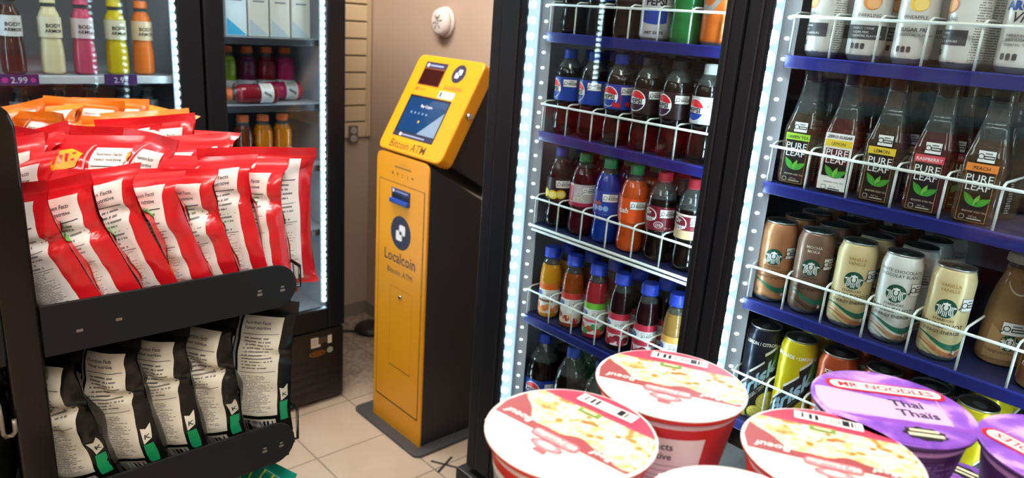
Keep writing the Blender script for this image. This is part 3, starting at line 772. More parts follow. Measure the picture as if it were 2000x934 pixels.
def logo_blob(b, B, F, W, Hh):
    x, z = -.27 * W, .80 * Hh
    b.poly(B, [(x - .040, z - .016), (x - .012, z - .022), (x + .030, z - .012), (x + .040, z + .014), (x + .012, z + .024), (x - .034, z + .016)], ylw, .002, .012, .012)
    for i in range(4): b.rect(B, x - .024 + .014 * i, x - .016 + .014 * i, z - .008 + .003 * i, z + .008 + .003 * i, redl, .0028)
    b.rect(B, -.045 * W, -.025 * W, .06 * Hh, .925 * Hh, pm('seam_pink', '#e2a29c', .4), .0016, None, .0125)
    def pepper(Sf, sg):
        b.poly(Sf, [(sg * .46 * W, .50 * Hh), (sg * .40 * W, .52 * Hh), (sg * .385 * W, .62 * Hh), (sg * .41 * W, .72 * Hh), (sg * .47 * W, .70 * Hh)], dkg, .002, .012, .012)
        b.poly(Sf, [(sg * .46 * W, .52 * Hh), (sg * .415 * W, .54 * Hh), (sg * .40 * W, .62 * Hh), (sg * .425 * W, .70 * Hh), (sg * .465 * W, .68 * Hh)], grn, .0026, .012, .012)
    pepper(F, 1)
    b.poly(F, [(.47 * W, .22 * Hh), (.34 * W, .24 * Hh), (.3 * W, .36 * Hh), (.38 * W, .44 * Hh), (.47 * W, .40 * Hh)], fdo, .002, .012, .012)
RED = dict(film=redf, seal=redl, panel=(.02, .39, .05, .90), paper=paper, ink=inkk,
           prints=[(.08, .9, .20, .50, fpr), (.08, .9, .52, .82, fpr2), (.06, .92, .835, .842, inkk), (.06, .92, .66, .665, inkk), (.06, .92, .51, .514, inkk), (.06, .92, .195, .199, inkk), (.2, .8, .03, .16, barm)],
           texts=[('Nutrition Facts', .1, .93, .0085, .01), ('Valeur nutritive', .1, .885, .0085, .01)], extra=[logo_blob])
def or_extra(b, B, F, W, Hh):
    b.rect(B, -.045 * W, -.025 * W, .06 * Hh, .925 * Hh, pm('seam_cream', '#e8c090', .4), .0016, None, .0125)
    b.poly(B, [(-.42 * W, .78 * Hh), (-.2 * W, .76 * Hh), (-.12 * W, .84 * Hh), (-.38 * W, .86 * Hh)], ylw, .002, .012, .012)
ORG = dict(RED, film=orf, seal=orl, extra=[or_extra])
def bk_extra(b, B, F, W, Hh):
    b.rect(B, -.040 * W, -.015 * W, .03 * Hh, .97 * Hh, slv, .0016, None, .0125)
    for Sf, s_ in ((B, 1), (F, -1)):
        bm = bmesh.new(); bm.faces.new([bm.verts.new(p + (0,)) for p in ((-.49 * W, .035 * Hh), (.49 * W, .035 * Hh), (.49 * W, .10 * Hh), (.2 * W, .13 * Hh), (-.1 * W, .085 * Hh), (-.49 * W, .11 * Hh))]); b.put(Sf, bm, gnf, .0012, .012, .012)
    for i in range(4): b.rect(B, -.05 * W, (.30 + .04 * i) * W, (.045 + .014 * i) * Hh, (.049 + .014 * i) * Hh, crm, .002, .012)
    b.rect(B, .425 * W, .485 * W, .20 * Hh, .33 * Hh, gnp, .002, .012, .012)
    b.poly(B, [(.435 * W, .335 * Hh), (.485 * W, .36 * Hh), (.485 * W, .45 * Hh), (.455 * W, .42 * Hh), (.42 * W, .43 * Hh)], crm, .0022, .012, .012)
    b.text(B, 'K', .462 * W, .365 * Hh, .012, inkk, .0034, bold=.02)
    b.text(B, 'OLD', -.27 * W, .80 * Hh, .03, crm, .002, bold=.03, cu=.012); b.text(B, 'DUTCH', -.27 * W, .71 * Hh, .027, crm, .002, bold=.03, cu=.012)
    b.disc(B, -.27 * W, .90 * Hh, .012, pm('mill_brown', '#9a6a3c', .5), .002, cu=.008)
BLK = dict(film=bkf, seal=bkl, panel=(.01, .40, .24, .90), paper=crm, ink=inkk,
           prints=[(.07, .93, .04, .44, fineprint('black_bag_fine', '#d8d2be', '#34332f', 24, 22)), (.07, .93, .50, .82, fineprint('black_bag_table', '#dad4c0', '#34332f', 10, 13)), (.05, .95, .84, .845, inkk), (.05, .95, .47, .475, inkk), (.05, .95, .64, .644, inkk), (.05, .95, -.225, -.04, crm), (.12, .88, -.20, -.06, barm)],
           texts=[('Nutrition Facts', .08, .93, .0085, .01), ('Valeur nutritive', .08, .885, .0085, .01)], extra=[bk_extra])
red_p = [make_bag(.205, .275, .082, RED, s, bend=bd, crumple=cr).mesh('chip_bag') for s, bd, cr in ((3, .5, .9), (8, .8, 1.1), (15, .25, .8), (21, .6, 1.1), (33, .15, 1.0), (41, 1.0, 1.0))] + [make_bag(.215, .285, .080, dict(RED, panel=(-.06, .37, .05, .92)), 52, bend=-.12, crumple=.7).mesh('chip_bag')]
org_p = [make_bag(.205, .275, .082, ORG, s, bend=bd, crumple=1.2).mesh('chip_bag') for s, bd in ((5, .8), (31, -.4), (44, 1.2), (61, .2))]
blk_p = [make_bag(.21, .315, .092, BLK, s, bend=bd, crumple=cr).mesh('chip_bag') for s, bd, cr in ((4, .4, 1.), (12, .6, 1.3), (27, .1, .6))]
def bag(me, x, y, z, yaw, lean, label, group, roll=0.):
    o = bpy.data.objects.new('chip_bag', me); COL.objects.link(o)
    # lean tips the top towards -x of the aisle; yaw turns the printed back towards the rack end
    o.matrix_world = Matrix.Translation((x, y, z)) @ Matrix.Rotation(-math.radians(lean), 4, 'Y') @ Matrix.Rotation(math.radians(yaw), 4, 'Z') @ Matrix.Rotation(math.radians(roll), 4, 'X')
    return tag(o, label, 'chip bag', group)
ORD = ['first', 'second', 'third', 'fourth', 'fifth', 'sixth', 'seventh', 'eighth', 'ninth']
G1 = 'red chip bags on the upper rack shelf'
front = [(.242, 2, -57, 25, .94), (.304, 4, -57, 24.5, .97), (.365, 1, -60, 23, 1.03), (.418, 5, -56, 20.5, .97), (.468, 3, -59, 17, .95), (.515, 1, -56, 12.5, 1.03), (.556, 0, -58, 8.5, .97)]
for i, (x, k, yw, ln, zs_) in enumerate(front):
    fb = bag(red_p[k], x + .012, RY0 + .105, .999, yw, ln, f'red chip bag with white printed back, {ORD[i]} from the rack post, end column', G1, roll=(-3, -3, -4, -3, -3, -3, -4)[i]); fb.scale = (1, 1, zs_)
bag(red_p[6], .592, RY0 + .105, .999, -22, 1, 'upright red chip bag at the aisle tip of the upper shelf', G1)
for r_, yy in ((1, 1.545), (2, 1.745)):
    for i in range(8):
        x = .235 + .050 * i; k = (i * 3 + r_ * 2) % 6
        o = bag(red_p[k], x + RND.uniform(-.006, .006), yy + RND.uniform(-.02, .02), .999, -52 + RND.uniform(-30, 26), 18 - 2.2 * i + RND.uniform(-10, 10), f'red chip bag, {ORD[i]} from the rack back panel in the {ORD[r_]} red column', G1, roll=-RND.uniform(2, 20))
        sc_ = RND.uniform(.97, 1.06); o.scale = (1, 1, sc_)
for r_, yy in ((0, 1.95), (1, 2.14)):
    for i in range(8):
        x = .235 + .050 * i
        o = bag(org_p[(i + r_) % 4], x + RND.uniform(-.006, .006), yy + RND.uniform(-.02, .02), .999 + RND.uniform(0, .001), -40 + RND.uniform(-34, 26), 16 - 2.2 * i + RND.uniform(-10, 10), f'orange chip bag, {ORD[i]} from the rack back panel in the {ORD[r_]} orange column', 'orange chip bags on the upper rack shelf', roll=-RND.uniform(4, 22))
        o.scale = (1, 1, RND.uniform(.94, 1.05))
G2 = 'black chip bags on the lower rack shelf'
for i, (x, k, yw, ln) in enumerate(((.245, 1, -58, 14), (.325, 0, -60, 10), (.395, 0, -58, 8), (.470, 1, -60, 6), (.548, 2, -48, -2))):
    bag(blk_p[k], x, RY0 + .112, .663, yw, ln, f'black and cream chip bag, {ORD[i]} from the black rack post on the lower shelf', G2)
for r_, yy in ((1, 1.57), (2, 1.78)):
    for i in range(5):
        bag(blk_p[(i + r_) % 3], .25 + .076 * i, yy, .663, -60 + RND.uniform(-6, 6), 10 - 2 * i, f'black chip bag, {ORD[i]} from the rack back panel in the {ORD[r_]} column of black bags', G2)
bag(blk_p[0], .085, RY0 + .112, .663, -95, -6, 'black and cream chip bag on the far side of the rack post, lower shelf', G2)
bag(blk_p[1], .02, RY0 + .125, .663, -100, -6, 'black chip bag far behind the rack post on the lower shelf', G2)
chv_w = pm('bag_white', '#e8e8e4', .35, coat=.2); chv_g = pm('chevron_teal', '#0f8f78', .4); chv_y = pm('chevron_yellow', '#e8d528', .4)
def chev(b, B, F, W, Hh):
    for Sf in (B, F):
        b.rect(Sf, -.46 * W, .46 * W, .70 * Hh, .93 * Hh, chv_g, .0016, .0125, .0125)
        for i in range(7):
            x = (-.44 + .135 * i) * W; d = .05 * W
            b.poly(Sf, [(x, .70 * Hh), (x + .022 * W, .70 * Hh), (x + d + .022 * W, .81 * Hh), (x + .022 * W, .93 * Hh), (x, .93 * Hh), (x + d, .81 * Hh)], chv_y, .0024, .0125, .0125)
CHV = dict(film=chv_w, seal=chv_g, panel=(.1, .36, .1, .62), paper=paper, ink=inkk, prints=[(.08, .9, .1, .9, fpr)], texts=[], extra=[chev])
cb = bag(make_bag(.20, .29, .085, CHV, 2, bend=.2, crumple=.8).mesh('chip_bag'), .535, RY0 + .115, .311, -74, -8, 'white chip bag with teal and yellow chevrons on the lowest rack shelf', 'chip bags on the lowest rack shelf')

# ================================================================== NOODLE CUPS
RB, HB, RBASE = .0715, .1005, .052
def cup(kind):
    """returns lid, wall meshes of a paper noodle cup; artwork baseline along local +x, top of lid towards +y"""
    beef = kind == 'beef'
    red = pm('cup_red', '#d8301f', .4); wh = pm('cup_white', '#efe9e2', .4); prp = blotch('lid_purple', ['#6c3fa4', '#8a55bd', '#c9a6dc'], 28, .4); dprp = pm('cup_purple', '#4b2a66', .45); lav = pm('lid_lavender', '#c9a5dc', .42)
    wallm = red if beef else dprp
    b = MB()
    b.lathe([(RBASE - .004, 0), (RBASE, .003), (RB - .005, HB - .012, wh if beef else lav), (RB - .0035, HB - .006), (RB - .001, HB - .0052), (RB + .0005, HB - .003), (RB - .0005, HB - .0008)], wallm, 64)
    rf = lerp([(0, RBASE), (HB - .012, RB - .005)])
    S = lambda u, v, e=0.: ((rf(v) + e) * math.cos(-PI / 2 + u / RB), (rf(v) + e) * math.sin(-PI / 2 + u / RB), v)
    if beef:
        # white facts panel on the wall
        for a in (.172, -.02):
            b.rect(S, a, a + .102, .010, .078, wh, .0005, .006)
            b.text(S, 'Nutrition Facts', a + .070, .0655, .0108, inkk, .001, 'RIGHT', .012, cu=.006); b.text(S, 'Valeur nutritive', a + .070, .0545, .0108, inkk, .001, 'RIGHT', .012, cu=.006)
            for i, h in enumerate((.047, .041, .035, .030)): b.rect(S, a + .005, a + .097, h, h + .0007, pm('table_rule', '#8a8680', .5), .001, .006)
            b.rect(S, a + .006, a + .096, .013, .028, fineprint('cup_print', '#ece6de', '#6b675f', 4, 16), .0009, .006)
    else:
        b.rect(S, -.12, -.055, .014, .08, pm('cup_panel', '#ddd6cc', .45), .0005, .006); b.rect(S, -.117, -.058, .018, .06, fineprint('cup_print2', '#ddd6cc', '#7a7280', 12, 14), .0009, .006)
        b.rect(S, -.03, .06, .012, .082, fineprint('cup_print3', '#4b2a66', '#8a6fa6', 22, 10), .0006, .006)
    wall = b.mesh('cup_wall')
    b = MB()
    b.lathe([(RB - .001, HB - .0006), (RB + .0012, HB - .0002), (RB + .0012, HB + .0012), (RB - .001, HB + .0016)], wh if beef else prp, 72)
    z0 = HB + .0016; Sl = lambda u, v, e=0.: (u, v, z0 + e)
    def seg(f0, f1, m, e, n=40, R=RB - .0012):
        """part of the lid disc between curves v = f0(u) and v = f1(u)"""
        bm = bmesh.new(); prev = None
        for i in range(n + 1):
            u = -R + 2 * R * i / n; q = math.sqrt(max(0, R * R - u * u))
            a, c = max(-q, min(q, f0(u))), max(-q, min(q, f1(u)))
            cur = (bm.verts.new((u, a, 0)), bm.verts.new((u, max(a + 1e-6, c), 0)))
            if prev: bm.faces.new((prev[0], cur[0], cur[1], prev[1]))
            prev = cur
        b.put(Sl, bm, m, e)
    if beef:
        noo = blotch('noodle_picture', ['#e8b46a', '#f3dba0', '#f6e7c0', '#eab878', '#cf7a3a'], 75, .4, 3.)
        noo2 = pm('herb_green', '#6c8f3c', .5); mar = pm('lid_maroon', '#96464a', .4); crs = pm('lid_crimson', '#c83a52', .38); crl = pm('lid_cream', '#efe3d3', .4); pnk = pm('lid_pink', '#d8485e', .4)
        wv = lambda u: .0085 + .0032 * math.sin(u * 95) + .0016 * math.sin(u * 210 + 1) - .030 * max(0, (u - .034) / .03) ** 1.3 + .009 * max(0, (-u - .04) / .03)
        seg(lambda u: -9, lambda u: -.0415, crs, .0003); seg(lambda u: -.0415, lambda u: -.0385, pnk, .0003)
        seg(lambda u: -.0385, lambda u: wv(u), noo, .0003)
        seg(lambda u: wv(u), lambda u: .0215, mar, .0003); seg(lambda u: .0215, lambda u: 9, crl, .0003)
        for p_ in range(26):
            a = RND.uniform(0, 2 * PI); q = RND.uniform(.004, .058); u, v = q * math.cos(a), -.018 + .30 * q * math.sin(a)
            b.disc(Sl, u, v, RND.uniform(.0025, .006), RND.choice((pm('beef_bit', '#b5653a', .5), pm('carrot_bit', '#dc7c2c', .5), pm('noodle_pale', '#f8edd0', .4), pm('noodle_pale', '#f8edd0', .4))), .0007, RND.uniform(.0015, .004), 9)
        b.rect(Sl, -.006, .016, -.0395, -.031, noo2, .0009); b.rect(Sl, -.002, .012, -.0368, -.0335, pm('herb_tag_print', '#c9d6a8', .5), .0013)
        b.rect(Sl, -.03, .028, -.0615, -.0475, pm('sticker_paper', '#efeeea', .45), .0008); b.rect(Sl, -.024, .022, -.0595, -.0500, barm, .0012)
        b.text(Sl, 'Boeuf', .046, .0085, .0120, wh, .0008, bold=.01, shear=.1); b.text(Sl, 'Beef', -.040, .0110, .0105, wh, .0008, bold=.01, shear=.1)
        plg = pm('logo_pale_pink', '#e08a90', .4); b.poly(Sl, rrect(.046, .0125, .005, 4, .0, .0225), pm('logo_rose', '#cc5a64', .4), .0009); b.poly(Sl, rrect(.043, .0100, .004, 4, .0, .0225), plg, .0012); b.text(Sl, 'Mr.Noodles', 0, .0195, .0085, crl, .0015, bold=.008)
        b.ring(Sl, 0, .0345, .0128, .0152, pm('logo_rose', '#cc5a64', .4), .0009, 28, .42); b.disc(Sl, 0, .0345, .0128, plg, .0008, .0054); b.disc(Sl, 0, .0345, .008, crl, .0011, .003); b.rect(Sl, -.006, .006, .0415, .0465, pm('logo_rose', '#cc5a64', .4), .0009)
        for u in (-.045, .045): b.rect(Sl, u - .016, u + .016, .034, .041, fineprint('lid_print', '#f0e4d2', '#c9a08a', 3, 9), .0006)
    else:
        seg(lambda u: -9, lambda u: 9, prp, .0003)
        seg(lambda u: 9 if u > .047 - .0 else -.028 + .10 * max(0, -u - .012) ** 1.0 * .6, lambda u: .013 + .012 * math.sin((u + .07) * 22 + 1.9) - (.0 if u > -.045 else 0), lav, .0006, R=RB - .002)
        seg(lambda u: -.036 + .3 * max(0, -u - .03), lambda u: -.030 + .10 * max(0, -u - .012) * .6, pm('lid_violet_line', '#8448ae', .4), .0005)
        b.poly(Sl, rrect(.112, .0225, .011, 6, .003, .032), pm('lid_red', '#d0202c', .38), .0010); b.poly(Sl, rrect(.104, .0165, .008, 6, .003, .032), wh, .0013); b.text(Sl, 'MR. NOODLES', .003, .0272, .0138, pm('lid_red', '#d0202c', .38), .0016, bold=.02)
        b.text(Sl, 'Thai', .014, -.001, .0175, inkk, .0009, bold=.02); b.text(Sl, 'Thaïs', .019, -.019, .0175, inkk, .0009, bold=.02)
        bd = [(.012 + (.019 if i % 2 else .0155) * math.cos(i * PI / 9) * 1.05, -.050 + (.0125 if i % 2 else .0105) * math.sin(i * PI / 9)) for i in range(18)]
        b.poly(Sl, bd, pm('badge_black', '#262426', .4), .0010); b.rect(Sl, .0, .025, -.0475, -.0435, pm('badge_print', '#cfcaa8', .5), .0014); b.rect(Sl, -.003, .027, -.0555, -.0505, pm('badge_print', '#cfcaa8', .5), .0014)
    return wall, b.mesh('lid')
CUPS = {k: cup(k) for k in ('beef', 'thai')}
def put_cup(kind, x, y, z, rot, label):
    t = thing('noodle_cup', label, 'noodle cup', (x, y, z), math.radians(rot), 'noodle cups on the counter stand')
    for me, n in zip(CUPS[kind], ('wall', 'lid')):
        o = bpy.data.objects.new(n if n == 'lid' else 'cup', me); COL.objects.link(o); o.parent = t
    return t
ZL = 1.2235 - HB - .0016
put_cup('beef', .418, .356, ZL, 98, 'red beef noodle cup with noodle picture lid standing next to the kiosk')
put_cup('beef', .563, .360, ZL, 118, 'red beef noodle cup with white facts panel showing, below the black middle post')
put_cup('beef', .573, .204, ZL, 119, 'red beef noodle cup standing in front of the purple thai cup')
put_cup('beef', .427, .200, ZL - .001, -58, 'beef noodle cup with only its pale lid edge showing between the other red cups')
put_cup('thai', .704, .206, ZL, -51, 'purple thai noodle cup with whole lid showing beside the beef cups')
put_cup('thai', .745, .070, ZL, 74, 'purple thai noodle cup cut off by the picture edge beyond the other thai cup')
ZL2 = ZL - .1025
put_cup('thai', .530, .283, ZL2, -51, 'purple thai noodle cup of the lower layer glimpsed between the red beef cups')
for i, (x, y) in enumerate(((.385, .300), (.540, .430), (.640, .180), (.785, .150), (.46, .150), (.70, .03))):
    put_cup('beef' if i < 2 or i == 4 else 'thai', x, y, ZL2, 90, 'lower layer noodle cup under the ' + ('beef cup next to the kiosk', 'beef cup by the black post', 'beef cup in front of the thai cup', 'thai cup with whole lid', 'beef cup showing only its lid edge', 'cut off thai cup')[i])
t = thing('display_stand', 'low black display stand holding two layers of noodle cups', 'display stand', (.58, .22, 0))
b = MB(); b.box(-.30, .26, -.30, .32, ZL2 - .022, ZL2 - .001, pm('stand_black', '#1a1a1c', .5), .004); b.build('top', t)
for dx in (-.27, .23):
    for dy in (-.27, .29):
        b = MB(); b.box(dx - .015, dx + .015, dy - .015, dy + .015, 0.0, ZL2 - .0225, pm('stand_black', '#1a1a1c', .5), .003); b.build('leg', t)
b = MB(); b.box(-.28, .24, -.28, .30, .12, .135, pm('stand_black', '#1a1a1c', .5), .003); b.build('lower_shelf', t)

# ================================================================== DRINKS
plast = clear('bottle_plastic', '#eef3f2', 1.5, .03, '#b8bcb8', .10)
blackp = pm('print_black', '#1c1b20', .45)
silver = pm('can_silver', '#b4b7b8', .28, .85); silver2 = pm('can_lid_inset', '#a3a8aa', .35, .6)
fop_print = fineprint('fop_print', '#1c1b20', '#e9e6df', 3, 8)
def fop(b, S, u, v, w_=.030, h=.017, cu=.006):
    """white front-of-pack nutrition tag: magnifier and black bars"""
    b.rect(S, u - w_ / 2, u + w_ / 2, v - h / 2, v + h / 2, blackp, .0006, cu); b.rect(S, u - w_ / 2 + .0006, u + w_ / 2 - .0006, v - h / 2 + .0006, v + h / 2 - .0006, wht, .0009, cu)
    q = h * .24; cx = u - w_ * .30
    b.ring(S, cx, v, q * .72, q, blackp, .0012, 14); b.poly(S, [(cx - q * .6, v - q * .8), (cx - q * .8, v - q * .6), (cx - q * 1.7, v - q * 1.35), (cx - q * 1.45, v - q * 1.7)], blackp, .0012)
    b.rect(S, u - w_ * .12, u + w_ * .45, v - h * .22, v + h * .08, blackp, .0012, cu); b.rect(S, u - w_ * .08, u + w_ * .4, v - h * .13, v + h * .0, pm('fop_words', '#d8d6cf', .5), .0015, cu)
    b.rect(S, u - w_ * .1, u + w_ * .3, v + h * .2, v + h * .3, pm('fop_grey', '#77757a', .5), .0012, cu)
def colour_liq(name, col, tr=None): return pm(name, col, .14, spec=.38, coat=.08)
def bottle(key, h, prof, fill, liq, cap, label=None, seg=28, sq=0., art=None, group_cap=None, ribs=None, capn='cap'):
    """parts: body, cap, label"""
    def build(t):
        rf = lerp(prof); zs = sorted(set([z for z, r in prof] + [fill]))
        if len(zs) < 40:
            extra = [zs[0] + (zs[-1] - zs[0]) * i / 40 for i in range(41)]; zs = sorted(set(zs + extra))
        P = []
        for z in zs:
            r = rf(z)
            if ribs and ribs[0] < z < ribs[1]: r *= 1 + ribs[2] * math.sin((z - ribs[0]) / (ribs[1] - ribs[0]) * 2 * PI * ribs[3])
            P.append((r, z, liq if z < fill else plast))
        b = MB(); b.lathe(P, liq, seg, sq=sq); bo = b.build('body', t)
        cr, ch, cm = cap
        b = MB(); n = 20; zc = h - ch
        pr = [(cr, 0), (cr, ch * .8), (cr * .93, ch), ]
        k0 = len(b.v)
        for r, z in [(cr * 1.04, 0), (cr * 1.04, ch * .16), (cr, ch * .18), (cr, ch * .85), (cr * .9, ch)]:
            for i in range(2 * n):
                a = PI * i / n; rr = r * (1 + (.025 if i % 2 else 0) * (0 < z < ch)); b.v.append(V3((rr * math.cos(a), rr * math.sin(a), zc + z)))
        for j in range(4):
            for i in range(2 * n): i2 = (i + 1) % (2 * n); b.face([k0 + j * 2 * n + i, k0 + j * 2 * n + i2, k0 + (j + 1) * 2 * n + i2, k0 + (j + 1) * 2 * n + i], cm, j in (0, 2))
        b.face([k0 + 8 * n + i for i in range(2 * n)], cm); b.face([k0 + i for i in range(2 * n)][::-1], cm)
        b.build(capn, t)
        if label:
            za, zb_, lm, lr = label
            b = MB()
            b.lathe([(lr, za), (lr, zb_)], lm, 40, caps=(False, False))
            S = cylS(lambda v: lr)
            if art: art(b, S, za, zb_, lr)
            b.build('label', t)
        elif art:
            b = MB(); art(b, None, 0, 0, 0); b.build('label', t)
    return build
def can(r, h, bodym, art, shoulder=.016, lidm=None, tabm=None):
    def build(t):
        prof = [(r * .70, 0), (r * .80, .0012), (r * .96, .009), (r, .015), (r, h - shoulder - .004), (r * .985, h - shoulder), (r * .86, h - .004), (r * .84, h - .002)]
        b = MB(); b.lathe([(p, z, silver if z < .006 else bodym) for p, z in prof], bodym, 36)
        rf = lerp([(z, p) for p, z in prof])
        art(b, cylS(rf, rref=r), r, h); b.build('body', t)
        b = MB(); b.lathe([(r * .84, h - .002), (r * .875, h - .0005), (r * .875, h + .001), (r * .85, h + .0012), (r * .80, h - .003, lidm or silver2), (r * .76, h - .0025, lidm or silver2), (r * .1, h - .0022, lidm or silver2)], silver, 36); b.build('lid', t)
        b = MB(); q = r / .03
        pl = [(x * q, y * q) for x, y in rrect(.013, .019, .006, 4, 0, -.002)]
        b.prism(pl, .001, tabm or silver, Matrix.Translation((0, 0, h - .0018)))
        b.poly(lambda u, v, e=0.: (u, v, h - .0006 + e), [(x * q, y * q) for x, y in rrect(.007, .006, .0028, 3, 0, -.007)], silver2, .0001)
        b.ring(lambda u, v, e=0.: (u, v, h - .0021 + e), 0, .006 * q, .0095 * q, .0105 * q, silver, .0002, 18)
        b.build('pull_tab', t)
    return build
# --- soda bottle artwork
pblue = pm('cola_blue', '#1e3f9e', .35); pred = pm('cola_red', '#d8262f', .35)
def globe(b, S, u, v, r, low, txt=blackp):
    b.disc(S, u, v, r, wht, .0006, n=28, cu=.005)
    b.poly(S, [(u + .92 * r * math.cos(a), v + .92 * r * math.sin(a)) for a in [PI * (.08 + .84 * i / 14) for i in range(15)]] + [(u - .5 * r, v + .36 * r), (u, v + .30 * r), (u + .5 * r, v + .22 * r)], pred, .001, .005)
    b.poly(S, [(u + .92 * r * math.cos(a), v + .92 * r * math.sin(a)) for a in [PI * (1.1 + .8 * i / 14) for i in range(15)]] + [(u + .4 * r, v - .34 * r), (u - .4 * r, v - .40 * r)], low, .001, .005)
    b.text(S, 'PEPSI', u, v - .22 * r, .60 * r, txt, .0014, bold=.03, cu=.004, sx=1.05)
def a_pepsi(low, extra=None):
    def art(b, S, za, zb, r):
        m = (za + zb) / 2
        globe(b, S, -.004, m, .0205, low)
        fop(b, S, .036, zb - .012, .030, .016)
        b.rect(S, .054, .064, za + .004, zb - .004, fineprint('cola_print', '#3a2a3a', '#b9b4b0', 12, 5), .0006, .005); b.rect(S, -.060, -.035, za + .006, zb - .006, fineprint('cola_print', '#3a2a3a', '#b9b4b0', 12, 5), .0006, .005)
        if extra: extra(b, S, za, zb)
    return art
def cherries(b, S, za, zb):
    for u, v in ((.010, za + .010), (.018, za + .008), (.037, za + .012), (.044, za + .009), (.050, za + .014)): b.disc(S, u, v, .005, pm('cherry_red', '#c2202c', .35), .0012)
    b.rect(S, .020, .024, za + .002, zb - .004, pm('cherry_stripe', '#8a2050', .4), .0007)
cola = colour_liq('cola_liquid', '#120907'); capb = pm('cap_blue', '#1b3fae', .4); capw = pm('cap_white', '#dfe2e0', .4); capk = pm('cap_black', '#17171a', .4); capg = pm('cap_green', '#128a4a', .4); capr = pm('cap_red', '#c22a3c', .4)
PP = [(0, .0195), (.004, .0255), (.012, .0282), (.03, .0290), (.046, .0275), (.058, .0262), (.070, .0280), (.074, .0287), (.122, .0287), (.130, .0282), (.140, .0258), (.150, .0212), (.157, .0165), (.163, .0128), (.176, .0125)]
def pepsi(key, lab, low, cap, ex=None): return bottle(key, .180, PP, .142, cola, (.0138, .0185, cap), (.073, .122, lab, .0291), art=a_pepsi(low, ex))
DP = [(0, .020), (.004, .026), (.012, .0282), (.022, .0288), (.040, .0270), (.052, .0265), (.062, .0286), (.066, .0287), (.114, .0287), (.122, .0283), (.134, .0262), (.146, .0215), (.156, .0165), (.162, .0128), (.176, .0125)]
mrn = pm('label_maroon', '#7a1a2c', .38)
def a_pepper(two):
    def art(b, S, za, zb, r):
        m = (za + zb) / 2
        if two:
            b.rect(S, -.0915, .0915, za, za + .017, pm('label_tan', '#d8bd92', .4), .0003, .006); b.rect(S, -.0915, .0915, zb - .004, zb, pm('label_cream', '#e6dcc8', .4), .0003, .006)
        b.ring(S, -.006, m + .006, .0150, .0168, wht, .0006, 26, .78); b.text(S, 'Dr', -.008, m + .007, .012, wht, .0008, bold=.02, cu=.004); b.text(S, 'Pepper', -.004, m - .003, .0105, wht, .0008, bold=.02, cu=.004)
        fop(b, S, .033, m + .011, .032, .017)
        if not two: b.ring(S, .016, m - .012, .0080, .0090, wht, .0006, 22, .72); b.text(S, '(23)', .016, m - .0145, .007, wht, .0008)
        b.text(S, '591 mL', .036, za + .004, .005, wht, .0008)
    return art
def a_plain(bg2, word=None, wm=None, bits=()):
    def art(b, S, za, zb, r):
        m = (za + zb) / 2
        if bg2: b.rect(S, .046, .066, za + .002, zb - .002, bg2, .0006, .006)
        if word: b.text(S, word, -.012, m - .006, .015, wm or wht, .0008, bold=.02, shear=.2, cu=.004)
        fop(b, S, .026, zb - .013, .034, .017)
        for f in bits: f(b, S, za, zb)
    return art
def lem(b, S, za, zb):
    for u, v in ((-.018, za + .012), (.004, za + .010), (.022, za + .012), (-.034, za + .012)): b.disc(S, u, v, .012, pm('lemon_yellow', '#e2bf2c', .4), .0008, .010); b.disc(S, u, v, .008, pm('lemon_pale', '#efdf8a', .4), .0011, .0065)
fpb = fineprint('soda_print', '#d8d2c8', '#55504c', 13, 8)
# --- juice
JP = [(0, .020), (.003, .0235), (.010, .0248), (.014, .0240), (.084, .0240), (.088, .0250), (.096, .0250), (.108, .0242), (.122, .0222), (.134, .0192), (.142, .0165), (.148, .0158), (.168, .0155)]
capj = pm('cap_juice_blue', '#2340c0', .38)
def a_juice(top, fruit, fr2, band=None, bar=None):
    def art(b, S, za, zb, r):
        H_ = zb - za
        b.rect(S, -.0760, .0760, zb - .014, zb, top, .0003, .006)
        b.rect(S, .036, .060, za + .002, zb - .016, fpb, .0005, .006)
        for i in range(7):
            u = -.03 + .010 * i; v = za + .012 + .006 * math.sin(i * 2.1); b.disc(S, u, v, .0085, fruit if i % 2 else fr2, .0007, .0075, 14, .006)
        b.disc(S, -.016, zb - .024, .0095, pm('juice_logo_blue', '#1f4ea8', .4), .0008, .006, 18, .005); b.rect(S, -.022, -.010, zb - .0255, zb - .0225, wht, .0012)
        fop(b, S, .017, zb - .024, .026, .013)
        if band: b.rect(S, -.040, .034, zb - .046, zb - .034, band, .0006, .006)
        if bar: b.rect(S, -.03, .02, zb - .044, zb - .038, bar, .0009, .006)
    return art
def juice(liq, top, fruit, fr2, band=None, bar=None): return bottle('juice', .170, JP, .130, liq, (.0178, .0235, capj), (.012, .084, wht, .0243), art=a_juice(top, fruit, fr2, band, bar), ribs=(.090, .142, .022, 5))
BP = [(0, .030), (.005, .040), (.018, .0425), (.09, .0425), (.095, .0418), (.150, .0418), (.158, .0425), (.178, .0405), (.200, .034), (.220, .0245), (.236, .0160), (.240, .0135), (.256, .0132)]
big = bottle('big', .260, BP, .196, cola, (.0150, .022, capb), (.095, .150, pblue, .0428), art=lambda b, S, za, zb, r: (globe(b, S, 0, (za + zb) / 2, .022, pblue), fop(b, S, .050, zb - .016, .036, .018)))
